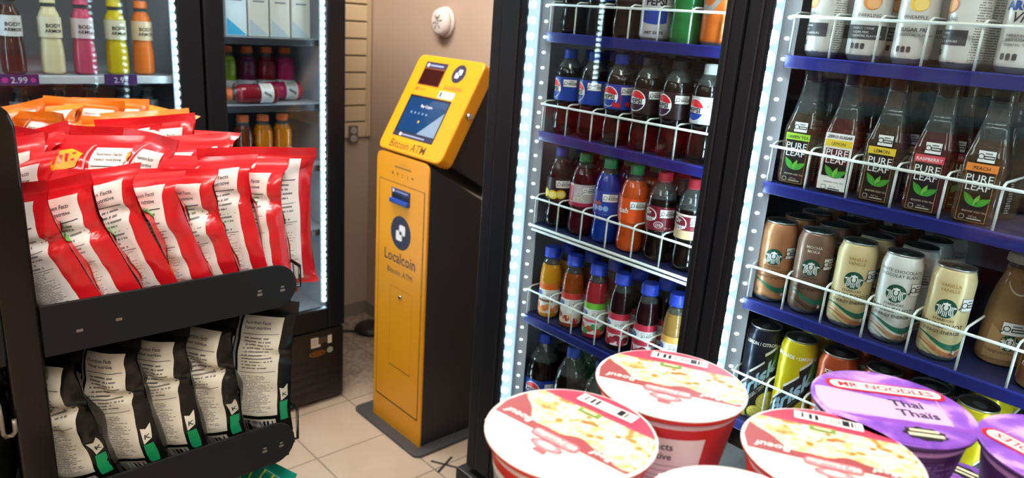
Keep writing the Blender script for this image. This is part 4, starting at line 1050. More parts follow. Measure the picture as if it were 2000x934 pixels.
# --- iced tea bottles
tea = clear('tea_plastic', '#d8ccbc', 1.5, .03, '#6e5540', .32); tea2 = clear('tea_plastic_red', '#d8b4a4', 1.5, .03, '#7a3a30', .32)
lblk = pm('tea_label_black', '#1c1210', .4); gold = pm('tea_gold', '#b98d4c', .4); tred = pm('tea_label_red', '#5a1420', .4); lf1 = pm('leaf_green', '#3f9a34', .4); lf2 = pm('leaf_light', '#7cc24e', .4)
def a_tea(flav, fc, zero=False, fink=None):
    rr = .0282
    def art(b, *_):
        S = planeS((0, -rr, 0), (1, 0, 0), (0, 0, 1))
        e0 = .0006
        x = .0215 if zero else .0185
        if zero:
            b.rect(S, -x, x, .006, .096, wht, e0); b.rect(S, -.018, .018, .028, .072, lblk, e0 + .0004); b.rect(S, -.018, .018, .048, .072, tred, e0 + .0005)
            b.text(S, 'ZERO SUGAR', 0, .0885, .0062, blackp, e0 + .0006, bold=.02, shear=.15); b.rect(S, -.0205, .0205, .075, .086, fc, e0 + .0005); b.text(S, flav, 0, .0778, .0065, blackp, e0 + .0009)
        else:
            b.rect(S, -x, x, .004, .084, gold, e0); b.rect(S, -x + .0007, x - .0007, .0047, .0835, lblk, e0 + .0003); b.rect(S, -x - .001, x + .001, .075, .086, fc, e0 + .0006); b.text(S, flav, 0, .0776, .0068, fink or blackp, e0 + .0009, bold=.01)
            fop(b, planeS((0, -rr - .0004, 0), (1, 0, 0), (0, 0, 1)), .002, .0965, .022, .017)
        b.text(S, 'PURE', 0, .0605, .0150, wht, e0 + .001, sx=1.0); b.text(S, 'LEAF', 0, .0485, .0150, wht, e0 + .001)
        def leaf(ang, ln, wd, m):
            c, s_ = math.cos(ang), math.sin(ang); pts = []
            for i in range(9): q = i / 8; pts.append((q * ln, wd * math.sin(PI * q ** .85)))
            for i in range(7, 0, -1): q = i / 8; pts.append((q * ln, -wd * math.sin(PI * q ** .85)))
            b.poly(S, [(c * p - s_ * q, .0265 + s_ * p + c * q) for p, q in pts], m, e0 + .001)
            b.poly(S, [(c * p - s_ * q, .0265 + s_ * p + c * q) for p, q in ((.0, 0), (ln * .95, .0003), (ln * .95, -.0003))], lf2, e0 + .0014)
        leaf(math.radians(128), .024, .0048, lf1); leaf(math.radians(33), .024, .0048, lf1); leaf(math.radians(72), .018, .0032, lf2)
        tc = blackp if zero else pm('tea_print', '#c9bba4', .5)
        b.text(S, 'BREWED ICED TEA', .003, .0175, .0036, tc, e0 + .001); b.poly(S, rrect(.007, .007, .002, 3, -.011, .010), tc, e0 + .001); b.poly(S, rrect(.0055, .0055, .0015, 3, -.011, .010), wht if zero else lblk, e0 + .0013)
        b.text(S, '547 mL', .003, .0105, .0036, tc, e0 + .001); b.rect(S, -.004, .014, .0075, .009, tc, e0 + .001)
        S2 = planeS((rr, 0, 0), (0, 1, 0), (0, 0, 1)); b.rect(S2, -.016, -.004, .01, .06, fineprint('tea_side_print', '#2a1a14', '#d8d0c4', 14, 6), e0)
    return art
TP = [(0, .0225), (.004, .0262), (.012, .0277), (.086, .0277), (.094, .0272), (.104, .0245), (.120, .0205), (.138, .0168), (.152, .0150), (.160, .0148), (.164, .0140), (.184, .0138)]
def teab(flav, fc, zero=False, liq=None, fink=None): return bottle('tea', .188, TP, .118, liq or tea, (.0162, .020, pm('tea_cap', '#2b2522', .4)), None, seg=48, sq=6., art=a_tea(flav, fc, zero, fink))
# --- coffee cans
sgr = pm('roundel_green', '#0c4f3c', .38); wgr = pm('wave_green', '#1d6a52', .35)
def roundel(b, S, u, v, r):
    """green disc with the white crowned figure reduced to its strokes"""
    b.disc(S, u, v, r, sgr, .0006, n=30, cu=.005)
    e = .001
    b.disc(S, u, v + r * .10, r * .20, wht, e, r * .27, 14)
    b.poly(S, [(u - r * .27, v + r * .36), (u + r * .27, v + r * .36), (u + r * .36, v + r * .60), (u + r * .16, v + r * .50), (u, v + r * .74), (u - r * .16, v + r * .50), (u - r * .36, v + r * .60)], wht, e)
    for sg in (-1, 1):
        for k, (a, q) in enumerate(((.34, .10), (.50, .09), (.66, .08))):
            pts = [(u + sg * r * (a + .05 * math.sin(i * 1.6 + k)), v + r * (.38 - k * .08 - i * .2)) for i in range(6)]
            w_ = r * q * .5
            b.poly(S, [(x - w_, y) for x, y in pts] + [(x + w_, y) for x, y in pts[::-1]], wht, e)
        b.poly(S, [(u + sg * r * .62, v + r * .30), (u + sg * r * .92, v + r * .22), (u + sg * r * .9, v + r * .10), (u + sg * r * .7, v + r * .12)], wht, e)
    for k in range(3): b.rect(S, u - r * .22 + k * r * .16, u - r * .14 + k * r * .16, v - r * .82, v - r * .24, wht, e)
    b.disc(S, u - r * .07, v + r * .12, r * .025, sgr, .0014, n=6); b.disc(S, u + r * .07, v + r * .12, r * .025, sgr, .0014, n=6); b.rect(S, u - r * .06, u + r * .06, v - r * .03, v - r * .0, sgr, .0014)
def a_coffee(lines, tcol, wave2, dark):
    def art(b, S, r, h):
        roundel(b, S, 0, .0835, .0145)
        b.text(S, 'STARBUCKS', 0, .0640, .0052, dark, .0007, bold=.01, cu=.004)
        b.text(S, 'DOUBLE', .0035, .0535, .0098, dark, .0007, 'RIGHT', .035, cu=.004); b.text(S, 'SHOT', .0042, .0535, .0098, dark, .0007, 'LEFT', cu=.004)
        b.text(S, 'ENERGY·ÉNERGIE', 0, .0445, .0068, dark, .0007, bold=.015, cu=.004)
        for i, l in enumerate(lines): b.text(S, l, 0, .1165 - .0072 * i, .0068, tcol, .0007, bold=.01, cu=.004)
        fop(b, S, .030, .092, .022, .020, .005)
        f = lambda o: (lambda u: o + .0095 * math.cos((u + .03) * 62) )
        for o, hh, m in ((.029, .0058, wgr), (.0225, .0018, wave2), (.0165, .0050, wave2), (.010, .0014, wgr)):
            b.band(S, f(o), (lambda u, o=o, hh=hh: f(o)(u) + hh * (1.1 + .8 * math.sin(u * 40))), -.055, .055, m, 26, .0005)
        for i in range(3): b.rect(S, -.022 + .014 * i, -.013 + .014 * i, .0045 + .004, .0055 + .0045, pm('can_small_print', '#8a7a64', .5), .0006)
        b.poly(S, rrect(.006, .008, .001, 2, .024, .017), pm('can_small_print', '#8a7a64', .5), .0008); b.rect(S, .0222, .0258, .0145, .0195, wht, .0011)
    return art
glid = pm('tab_green', '#1d7a5a', .3, .7); dlid = pm('can_lid_dark', '#8b9194', .35, .55)
def coffee(body, lines, tcol, wave2='#b9764e', dark='#3a3a2c'): return can(.0297, .1425, body, a_coffee(lines, pm('t' + tcol, tcol, .4), pm('w' + wave2, wave2, .35), pm('d' + dark, dark, .45)), lidm=dlid, tabm=glid)
# --- slim energy cans
cgr = pm('celsius_grey', '#4c4a4e', .4); cink = pm('celsius_ink', '#35343a', .45)
def a_slim(fruit, f2, line, band=True, arctic=False):
    def art(b, S, r, h):
        b.text(S, 'CELSIUS', 0, .1075, .0150, cink, .0006, bold=.012, cu=.004)
        if arctic:
            bl2 = pm('arctic_blue', '#2c4f9c', .4)
            b.text(S, 'ENERGY', .012, .100, .0055, cink, .0006, cu=.004)
            b.text(S, 'ARCTIC', 0, .082, .0155, bl2, .0006, bold=.05, cu=.004); b.text(S, 'Vibe', -.002, .066, .0185, pm('vibe_ink', '#3a3038', .4), .0008, shear=.3, bold=.01, cu=.004)
            for k in range(4): b.band(S, lambda u, k=k: .02 + .016 * k + (u - .02) * .9, lambda u, k=k: .026 + .016 * k + (u - .02) * .9, .024, .044, bl2 if k % 2 else pm('arctic_pale', '#9db6d6', .4), 6, .0005)
            for i, tx in enumerate(('ENERGY DRINK', 'ZERO SUGAR', 'ESSENTIAL FLAVOURS')): b.text(S, tx, -.02, .048 - .006 * i, .0044, cink, .0006, 'LEFT', cu=.005)
        else:
            b.disc(S, 0, .086, .013, fruit, .0006, .0115, 22, .004); b.disc(S, .002, .0845, .0095, f2, .0009, .0085, 18, .004)
            b.poly(S, [(-.003, .096), (-.009, .103), (-.001, .1), (.003, .105), (.005, .097)], pm('fruit_leaf', '#8fae7a', .5), .0009)
            b.text(S, line, -.002, .0645, .0068, cink, .0006, cu=.004); b.rect(S, -.015, .012, .0605, .0615, pm('slim_pink', '#d89a9a', .5), .0006, .005)
            if band:
                b.rect(S, -.040, .032, .032, .0525, cgr, .0006, .005)
                for i, tx in enumerate(('ENERGY DRINK', 'SUGAR FREE', 'ESSENTIAL FLAVOURS')): b.text(S, tx, -.022, .0465 - .0055 * i, .0044, wht, .001, 'LEFT', cu=.005)
            else:
                b.text(S, 'SUGAR FREE', -.02, .047, .0075, cink, .0008, 'LEFT', .01, cu=.005); b.text(S, 'ESSENTIAL FLAVOURS', -.02, .0405, .005, cink, .0008, 'LEFT', cu=.005)
        for i in range(3): b.poly(S, rrect(.0055, .0085, .0018, 2, -.018 + .0075 * i, .022), cgr, .0008)
        b.text(S, '355 mL', .018, .0075, .0045, cink, .0006, cu=.004); b.rect(S, -.02, .004, .008, .009, pm('slim_small', '#8c8a8c', .5), .0006, .005)
        b.rect(S, .036, .072, .012, .150, fineprint('slim_print', '#dcd8d0', '#3d3b40', 40, 16), .0006, .005)
    return art
slw = pm('slim_can_white', '#dedbd6', .32, .15)
def slim(fruit, f2, line, **k): return can(.0268, .158, slw, a_slim(fruit, f2, line, **k), .014)
# --- tall lemon tea cans
def a_tall(top, tc, dark_strip, words):
    lt = pm('tall_blue', '#9cc4e0', .3); ol = pm('tall_outline', '#15171c', .4); lsl = pm('lemon_slice', '#d8cf3a', .4); lsp = pm('lemon_slice_pale', '#ece48e', .4)
    def art(b, S, r, h):
        b.text(S, top, -.001, h - .030, .0088, tc, .0007, bold=.02, cu=.004, sx=.82)
        L_ = lambda u: .063 + 1.40 * u
        zig = [(-.042, L_(-.042) - .003), (-.042, L_(-.042) + .034), (-.032, L_(-.032) + .036), (-.034, L_(-.034) + .046), (-.012, L_(-.012) + .040), (-.014, L_(-.014) + .052), (.010, L_(.010) + .044), (.008, L_(.008) + .060), (.030, L_(.030) + .046), (.040, L_(.040) + .030), (.040, L_(.040) - .006)]
        b.poly(S, zig, wht, .0006, .005); b.poly(S, [(x * .97, L_(x * .97) + (y - L_(x)) * .90) for x, y in zig], ol, .001, .005)
        b.text(S, 'Brisk', .000, L_(0) + .002, .043, lt, .0016, bold=.035, cu=.004, cv=.012, sx=.66, rise=1.40)
        b.band(S, lambda u: L_(u) - .016, lambda u: L_(u) - .005, -.036, .040, ol if dark_strip else wht, 10, .0012)
        b.text(S, words, .006, L_(.006) - .0135, .0078, wht if dark_strip else ol, .0018, rot=.95, cu=.004, sx=.72)
        for u, v, q in ((.026, .040, .020), (.006, .018, .013), (-.018, .010, .009)):
            b.disc(S, u, v, q, lsl, .0007, n=20, cu=.005); b.disc(S, u, v, q * .82, lsp, .001, n=20, cu=.005)
            for k in range(6):
                a = k * PI / 3; b.poly(S, [(u + q * .12 * math.cos(a), v + q * .12 * math.sin(a)), (u + q * .72 * math.cos(a + .12), v + q * .72 * math.sin(a + .12)), (u + q * .72 * math.cos(a + .9), v + q * .72 * math.sin(a + .9))], lsl, .0013)
        b.poly(S, [(.026, .10), (.040, .104), (.044, .135), (.030, .150), (.024, .125)], pm('tall_leaf', '#5f8a3a', .4), .0012, .005)
    return art
def tall(body, top, tc, strip, words): return can(.0312, .178, body, a_tall(top, tc, strip, words), .017)
# --- glass coffee bottle
latte = colour_liq('latte', '#9b7550')
FP = [(0, .026), (.004, .031), (.012, .033), (.070, .0325), (.095, .0305), (.115, .0265), (.130, .0220), (.142, .0195), (.150, .0190), (.158, .0195), (.166, .0190)]
def a_frap(b, *_):
    rf = lerp(FP); S = cylS(rf, rref=.033)
    b.poly(S, [(-.026, .012), (.02, .014), (.022, .062), (-.004, .052), (-.022, .064)], pm('frap_panel', '#b08a60', .4), .0006, .006)
    fop(b, S, .008, .062, .032, .020); roundel(b, S, .006, .040, .0125); b.text(S, 'frappuccino', -.004, .022, .0085, pm('frap_ink', '#4a2f1c', .4), .0012, shear=.2, cu=.005)
    b.text(S, 'Vanilla', .012, .128, .0085, pm('frap_ink', '#4a2f1c', .4), .0008, cu=.005); b.band(S, lambda u: .112 + 28 * (u - .004) ** 2, lambda u: .1145 + 28 * (u - .004) ** 2, -.02, .026, pm('frap_cream', '#e3d3b4', .4), 12, .0006)
frap = bottle('frap', .169, FP, .150, latte, (.0212, .012, pm('frap_cap', '#d9cfb8', .35)), None, art=a_frap, seg=36)
def a_frap2(b, *_):
    S = cylS(lerp(FP), rref=.033); b.rect(S, -.034, .034, .012, .066, pm('frap_brown', '#7a4520', .4), .0006, .006); b.text(S, 'frappuccino', 0, .034, .013, wht, .001, shear=.3, cu=.005)
frap2 = bottle('frap', .169, FP, .150, latte, (.0212, .012, pm('frap_cap', '#d9cfb8', .35)), None, art=a_frap2, seg=36)
# --- sports and juice bottles of the back-wall coolers
GP = [(0, .030), (.006, .034), (.06, .034), (.07, .0315), (.082, .0335), (.118, .0335), (.135, .030), (.150, .0235), (.160, .019), (.180, .0185)]
def gator(liq, capm, labm): return bottle('sport', .186, GP, .150, liq, (.0205, .022, capm), (.020, .066, labm, .0346), art=lambda b, S, za, zb, r: (b.poly(S, [(-.012, za + .01), (.004, zb - .008), (.012, zb - .012), (-.002, za + .008)], pm('bolt_grey', '#6d7078', .5), .0008), b.rect(S, .02, .05, za + .006, zb - .006, fpb, .0006, .006)))
AP = [(0, .026), (.006, .031), (.05, .0315), (.085, .029), (.10, .0265), (.115, .028), (.150, .0295), (.170, .026), (.185, .019), (.200, .0175), (.215, .017)]
def armor(liq, labm, capm): return bottle('armor', .222, AP, .19, liq, (.019, .022, capm), (.105, .162, labm, .0302), art=lambda b, S, za, zb, r: (b.text(S, 'BODY', 0, za + .028, .015, blackp, .0008, bold=.02, cu=.005), b.text(S, 'ARMOR', 0, za + .014, .013, blackp, .0008, bold=.02, cu=.005)))
def carton(main, tri):
    def build(t):
        b = MB(); b.box(-.036, .036, -.036, .036, 0, .185, main, .004)
        S = planeS((0, -.036, 0), (1, 0, 0), (0, 0, 1)); b.poly(S, [(-.034, .005), (.034, .005), (-.034, .06)], tri, .0006); b.rect(S, -.006, .012, .135, .155, pm('carton_grey', '#6b6f78', .5), .0006); b.rect(S, -.02, .02, .115, .12, pm('carton_grey', '#6b6f78', .5), .0006)
        b.build('carton', t)
        b = MB(); b.lathe([(.014, .1855), (.014, .2), (.012, .203)], pm('carton_cap', '#dfe3e6', .4), 18); b.build('cap', t)
    return build

# ================================================================== STOCKING THE COOLERS
_P = {}
def stock(key, build, name, cat, x, y, z, turn, label, group, face=-90, tip=None):
    rz = math.radians(face + turn)
    if key not in _P:
        t = thing(name, label, cat, (x, y, z), rz, group); build(t); _P[key] = t
    else: t = dup(_P[key], (x, y, z), rz, label, group)
    if tip: t.rotation_euler = tip
    return t
def line(key, build, name, cat, y, z, r, turn, what, where, group, rows=3, x0=1.158, gap=.006, keys=None):
    """a lane of like items one behind another; keys overrides (key, build, what) from the second row on"""
    for i in range(rows):
        k_, b_, w_ = (key, build, what) if i == 0 or not keys or keys[min(i - 1, len(keys) - 1)] is None else keys[min(i - 1, len(keys) - 1)]
        lab = f'{what}, {where}' if i == 0 else f'{w_}, {("", "second", "third", "fourth")[i]} deep, {where}'
        if i and len(lab.replace('-', ' ').split()) > 16: lab = f'{w_} {("", "second", "third", "fourth")[i]} deep {where}'
        stock(k_, b_, name, cat, x0 + r + i * (2 * r + gap), y + (RND.uniform(-.002, .002) if i else 0), z, turn + (RND.uniform(-40, 40) if i else 0), lab, group)
L1 = [(a + c) / 2 for a, c in zip(D1Y, D1Y[1:])]
L2 = [(a + c) / 2 for a, c in zip(D2Y, D2Y[1:])]
gA, gB, gC, gD, gE = [f'drinks on the {n} shelf behind the door beside the kiosk' for n in ('top visible', 'cola', 'mixed soda', 'juice', 'bottom')]
plab = pm('cola_label_maroon', '#2a1218', .38); pdiet = pm('cola_label_silver', '#c9c6c6', .35)
PB = ('pb', pepsi('pb', pblue, pblue, capb), 'bottle', 'bottle'); PC = ('pc', pepsi('pc', pm('cherry_label', '#2a3aa0', .35), pblue, capb, cherries), 'bottle', 'bottle')
PZ = ('pz', pepsi('pz', plab, pm('cola_plum', '#3a1a3a', .4), capk), 'bottle', 'bottle'); PD = ('pd', pepsi('pd', pdiet, pblue, capw), 'bottle', 'bottle')
near1 = ('next to the light strip', 'second from the light strip', 'third from the light strip', 'fourth from the light strip', 'fifth from the light strip', 'beside the middle post')
for i, (P, tn, wh_) in enumerate(((PB, -22, 'blue label cola bottle'), (PB, -26, 'blue label cola bottle'), (PC, 4, 'cherry decorated blue cola bottle'), (PZ, 3, 'dark label cola bottle with roundel'), (PZ, -10, 'dark label cola bottle with roundel'), (PD, -8, 'silver label white cap cola bottle'))):
    line(*P, L1[i], ZB, .0293, tn, wh_, near1[i] + ', cola shelf', gB, 4)
orangeL = colour_liq('orange_soda', '#b8481a'); crimL = colour_liq('crimson_soda', '#3a0c18'); blueL = colour_liq('blue_soda', '#10308a')
lemonK = ('lk', bottle('lk', .180, DP, .150, cola, (.0138, .0185, capb), (.066, .114, pm('label_black', '#15161a', .4), .0291), art=a_plain(fpb, None, None, (lem,))), 'bottle', 'bottle')
crimK = ('ck', bottle('ck', .180, DP, .150, crimL, (.0138, .0185, capg), (.066, .114, pm('label_pale', '#c8bcc0', .4), .0291), art=a_plain(fpb, None, None, (lambda b, S, za, zb: (b.rect(S, -.0915, .0915, za, za + .008, pm('label_magenta', '#b01e4a', .4), .0004, .006), b.rect(S, -.05, -.012, za + .01, zb - .004, pm('label_magenta', '#b01e4a', .4), .0005, .006), b.rect(S, -.010, .044, za + .010, zb - .020, fpb, .0005, .006)),)), seg=28), 'bottle', 'bottle')
blueK = ('bk', bottle('bk', .180, DP, .150, blueL, (.0138, .0185, capg), (.066, .114, pm('label_blue', '#1d3ca0', .35), .0291), art=a_plain(fpb, 'Crush', pm('crush_orange', '#e8762a', .4), (lambda b, S, za, zb: [b.disc(S, -.03 + .012 * i, za + .012, .006, pm('berry_pale', '#8fa8e0', .4), .0006, n=10) for i in range(5)],))), 'bottle', 'bottle')
orangeK = ('ok', bottle('ok', .180, DP, .150, orangeL, (.0138, .0185, capg), (.066, .114, pm('label_orange', '#e0521a', .35), .0291), art=a_plain(fpb, 'Crush', wht, ())), 'bottle', 'bottle')
pep1 = ('d1', bottle('d1', .180, DP, .128, cola, (.0138, .0185, capr), (.066, .114, mrn, .0291), art=a_pepper(False)), 'bottle', 'bottle')
pep2 = ('d2', bottle('d2', .180, DP, .122, cola, (.0138, .0185, capr), (.066, .114, mrn, .0291), art=a_pepper(True)), 'bottle', 'bottle')
for i, (P, tn, wh_) in enumerate(((lemonK, 8, 'dark soda bottle with lemon label and blue cap'), (crimK, 20, 'crimson soda bottle with green cap'), (blueK, 0, 'bright blue soda bottle with green cap'), (orangeK, 5, 'orange soda bottle with green cap'), (pep1, -2, 'maroon label soda bottle with red cap'), (pep2, -2, 'tan and maroon label soda bottle with red cap'))):
    line(*P, L1[i], ZC, .0293, tn, wh_, near1[i], gC, 3)
J = lambda k, *a: (k, juice(*a), 'juice_bottle', 'juice bottle')
oj = J('oj', colour_liq('orange_juice', '#c98a1c'), pm('j_orange', '#e86a1c', .4), pm('j_orange2', '#e8742a', .4), pm('j_peach', '#e8a060', .4), None, pm('j_ink', '#8a5a3a', .5))
ap = J('ap', colour_liq('apple_juice', '#8a3f14'), pm('j_red', '#cf3a34', .4), pm('j_apple', '#b83040', .4), pm('j_cream', '#efd9a0', .4))
sk = J('sk', colour_liq('pink_juice', '#98242e'), pm('j_green', '#6fbf3a', .4), pm('j_straw', '#d8402f', .4), pm('j_kiwi', '#3f9a5a', .4), None, pm('j_pink', '#d8506a', .45))
cr = J('cr', colour_liq('cranberry_juice', '#22080e'), pm('j_crimson', '#c22a44', .4), pm('j_berry', '#c03048', .4), pm('j_berry2', '#8a1c34', .4), pm('j_crimson', '#c22a44', .4))
tn_ = J('tn', colour_liq('tan_juice', '#8f6a34'), pm('j_tan', '#dfa04a', .4), pm('j_pear', '#d8c07a', .4), pm('j_peach', '#e8a060', .4), None, pm('j_crimson', '#c22a44', .4))
for i, (P, tn, wh_) in enumerate(((oj, 18, 'orange juice bottle with blue cap'), (ap, 18, 'red label apple juice bottle'), (sk, 18, 'pink juice bottle with green topped label'), (cr, 10, 'dark cranberry juice bottle'), (cr, 10, 'dark cranberry juice bottle'), (tn_, 5, 'tan juice bottle with orange topped label'))):
    line(*P, L1[i], ZD, .0252, tn, wh_, near1[i] + ', juice shelf', gD, 4, x0=1.160)
for i, y in enumerate((1.140, 1.045, .955, .862, .770)):
    line('big', big, 'large_bottle', 'bottle', y, ZE, .0428, 10, 'large blue cap cola bottle on the cooler bottom', near1[i if i < 4 else 5], gE, 2, x0=1.165)
bigg = bottle('bigg', .260, BP, .2, colour_liq('ginger_soda', '#5a3a14'), (.0150, .022, capg), (.095, .150, pm('label_green', '#1a6a3a', .4), .0428), art=lambda b, S, za, zb, r: fop(b, S, .03, zb - .016, .036, .018))
for i, y in enumerate((.555, .46, .365)): stock('bigg', bigg, 'large_bottle', 'bottle', 1.212, y, ZE, 10, f'large green cap soda bottle on the cooler bottom, {ORD[i]} from the middle post', 'large bottles at the cooler bottom behind the noodle cups')
# top visible shelf, only the lower halves show
oc = can(.0330, .168, pm('can_orange', '#d86a24', .3, .2), lambda b, S, r, h: (b.band(S, lambda u: .085 + .03 * math.sin(u * 60), lambda u: .10 + .03 * math.sin(u * 60), -.06, .06, pm('swirl_grey', '#8f8a86', .4), 24, .0006), b.band(S, lambda u: .11 + .03 * math.sin(u * 60), lambda u: .125 + .03 * math.sin(u * 60), -.06, .06, pm('swirl_pale', '#b9b2ac', .4), 24, .0006)))
def a_dcan(b, S, r, h):
    b.text(S, 'PEPSI', 0, .068, .018, blackp, .0006, bold=.04, cu=.004); b.band(S, lambda u: .034 + 6 * u * u, lambda u: .060, -.024, .024, pblue, 14, .0006); b.text(S, 'DIET·DIÈTE', 0, .016, .0075, blackp, .0006, bold=.02, cu=.004); b.band(S, lambda u: .088, lambda u: .112 - 5 * u * u, -.026, .026, pred, 14, .0006)
dc = can(.0300, .168, pm('can_pale', '#cfcdd2', .3, .3), a_dcan)
gcL = colour_liq('lime_soda', '#1c6a34'); gk = ('gk', bottle('gk', .200, PP, .17, gcL, (.0138, .0185, capg), (.100, .150, pm('label_lime', '#2f9a3c', .4), .0291), art=a_plain(fpb)), 'bottle', 'bottle')
line(*PB, L1[0], ZA, .0293, -30, 'blue label cola bottle', 'at the light strip, uppermost shelf', gA, 3)
line(*PB, L1[1], ZA, .0293, 60, 'blue label cola bottle', 'second from the light strip, uppermost shelf', gA, 3)
line(*PZ, L1[2], ZA, .0293, 90, 'dark label cola bottle', 'uppermost shelf beside the diet can', gA, 3)
line('dc', dc, 'can', 'can', L1[3], ZA, .0305, 32, 'pale diet cola can with blue wave', 'on the uppermost shelf', gA, 3)
line(*gk, L1[4], ZA, .0293, 20, 'green lime soda bottle', 'on the uppermost shelf', gA, 3)
line('oc', oc, 'can', 'can', L1[5], ZA, .0335, 30, 'tall orange can with grey swirl', 'uppermost shelf by the middle post', gA, 3)
# nearer door
hA, hB, hC, hD = [f'{n} behind the door beyond the noodle cups' for n in ('slim white cans', 'iced tea bottles', 'coffee cans', 'tall lemon tea cans')]
org = pm('fruit_orange', '#e08a4a', .4); org2 = pm('fruit_orange_pale', '#efb07a', .4); ye1 = pm('fruit_yellow', '#ecc04a', .4); ye2 = pm('fruit_yellow_pale', '#f2d47a', .4); pk = pm('fruit_peach', '#e8a88a', .4)
S1 = ('s1', slim(org, org2, 'SPARKLING'), 'slim_can', 'can'); S2_ = ('s2', slim(ye1, ye2, 'PINEAPPLE', band=False), 'slim_can', 'can'); S3 = ('s3', slim(pk, org2, '', arctic=True), 'slim_can', 'can')
for i, (P, tn, wh_) in enumerate(((S1, -38, 'slim white can turned to small print near the light strip'), (S1, 20, 'slim white can with orange fruit and grey band'), (S2_, 18, 'slim white can with yellow fruit'), (S1, -46, 'slim white can turned to small print beside the blue lettered one'), (S3, 12, 'slim white can with blue lettering and striped edge'))):
    line(*P, L2[i] - .004, ZA, .0272, tn, wh_, 'top shelf', hA, 3)
T = lambda k, *a, **q: (k, teab(*a, **q), 'iced_tea_bottle', 'bottle')
for i, (P, tn, wh_) in enumerate(((T('t1', 'GREEN TEA', pm('tea_lime', '#9ac83a', .4)), 6, 'iced tea bottle with lime green label band'), (T('t2', 'LEMON', pm('tea_yellow', '#e8c83a', .4), zero=True, liq=tea2), 8, 'iced tea bottle with white edged zero sugar label'), (T('t3', 'LEMON', pm('tea_yellow', '#e8c83a', .4)), 6, 'iced tea bottle with yellow label band'), (T('t4', 'RASPBERRY', pm('tea_pink', '#d8485a', .4), liq=tea2, fink=wht), 6, 'iced tea bottle with pink label band'), (T('t5', 'PEACH', pm('tea_peach', '#e8883a', .4)), 5, 'iced tea bottle with peach orange label band'))):
    line(*P, L2[i], ZB, .0290, tn, wh_, 'tea shelf', hB, 3, x0=1.160, gap=.012)
cb1 = pm('coffee_copper', '#bd825a', .3, .3); cb2 = pm('coffee_mocha', '#846656', .3, .3); cb3 = pm('coffee_vanilla', '#dac594', .32, .1); cb4 = pm('coffee_white', '#dcdcd8', .3, .1); cb5 = pm('coffee_caramel', '#8a3a24', .3, .4)
K1 = ('k1', coffee(cb1, (), '#f0e0c8', '#c08a60', '#5a3a2a'), 'coffee_can', 'can'); K2 = ('k2', coffee(cb2, ('MOCHA', 'MOKA'), '#eadfce', '#4f382c', '#2e241e'), 'coffee_can', 'can')
K3 = ('k3', coffee(cb3, ('VANILLA', 'VANILLE'), '#a8843c'), 'coffee_can', 'can'); K4 = ('k4', coffee(cb4, ('WHITE CHOCOLATE', 'CHOCOLAT BLANC'), '#5f5f58', '#a8825c'), 'coffee_can', 'can'); K5 = ('k5', coffee(cb5, (), '#e0c0a0'), 'coffee_can', 'can')
k5 = ('k5', K5[1], 'reddish caramel coffee can')
line(*K1, L2[0] + .012, ZC, .0300, 20, 'copper coffee can', 'next to the light strip', hC, 4)
line(*K2, L2[1] + .012, ZC, .0300, 20, 'mocha brown coffee can', 'beside the copper can', hC, 4)
line(*K3, L2[2] + .010, ZC, .0300, 24, 'cream vanilla coffee can', 'between the mocha and white cans', hC, 4, keys=[None, k5, k5])
line(*K4, L2[3] + .008, ZC, .0300, 16, 'white coffee can', 'between the two cream cans', hC, 4)
line(*K3, L2[4] + .004, ZC, .0300, 12, 'cream vanilla coffee can at the end of the can row', 'beside the empty lane', hC, 1)
stock('f1', frap, 'glass_coffee_bottle', 'bottle', 1.252, .240, ZC, 16, 'glass bottle of pale coffee with cream cap standing back from the wire fence', 'glass coffee bottles')
stock('f2', frap2, 'glass_coffee_bottle', 'bottle', 1.196, .171, ZC, 4, 'glass bottle of coffee with brown label, cut by the picture edge', 'glass coffee bottles')
B1 = ('b1', tall(pm('tall_navy', '#151b2c', .28, .3), 'LEMON / CITRON', wht, True, 'ZERO SUGAR / ZÉRO SUCRE'), 'tall_can', 'can'); B2 = ('b2', tall(pm('tall_yellow', '#d8c416', .28, .25), 'LEMONADE • LIMONADE', wht, True, ''), 'tall_can', 'can'); B3 = ('b3', tall(pm('tall_copper', '#b8502a', .28, .35), 'ICED TEA', wht, True, ''), 'tall_can', 'can')
for i, (P, tn, wh_) in enumerate(((B1, 22, 'tall navy lemon tea can'), (B2, 20, 'tall yellow lemonade can'), (B3, 14, 'tall copper red tea can peeking over the purple cup'), (B3, 30, 'tall copper red tea can hidden by the purple cup'), (B1, 40, 'tall navy tea can behind the purple cup rim'), (B2, 60, 'tall yellow can above the far purple cup'))):
    line(*P, L2[i] + (.006, .006, .004, 0, 0, 0)[i], .8765, .0316, tn, wh_, 'lowest shelf', hD, 3)
# ---- narrow cooler on the back wall
nA, nB, nC = 'cartons in the narrow cooler', 'sports drink bottles in the narrow cooler', 'amber bottles in the narrow cooler'
co = pm('cap_orange', '#d8622a', .45); lw = pm('label_white', '#d9dade', .45)
ctw = pm('carton_white', '#c9d3da', .45); ctb = pm('carton_blue', '#3d9cc4', .45); ctg = pm('carton_greige', '#c9c4bc', .45)
cA = carton(ctw, ctb); cB = carton(ctg, pm('carton_shade', '#a8b4bc', .45))
for i, x in enumerate((1.040, 1.116, 1.192, 1.268)):
    stock('cA' if i == 0 else 'cB', cA if i == 0 else cB, 'drink_carton', 'carton', x + .002 * i, 2.572, 1.432, 0, f'pale drink carton, {ORD[i]} from the door hinge side on the top shelf' + (' with blue corner' if i == 0 else ''), nA, 0)
pkl = colour_liq('pink_sport', '#b02458'); prl = colour_liq('plum_sport', '#5a1638'); lml = colour_liq('lime_sport', '#7f9a20'); rdl = colour_liq('red_sport', '#7a1624')
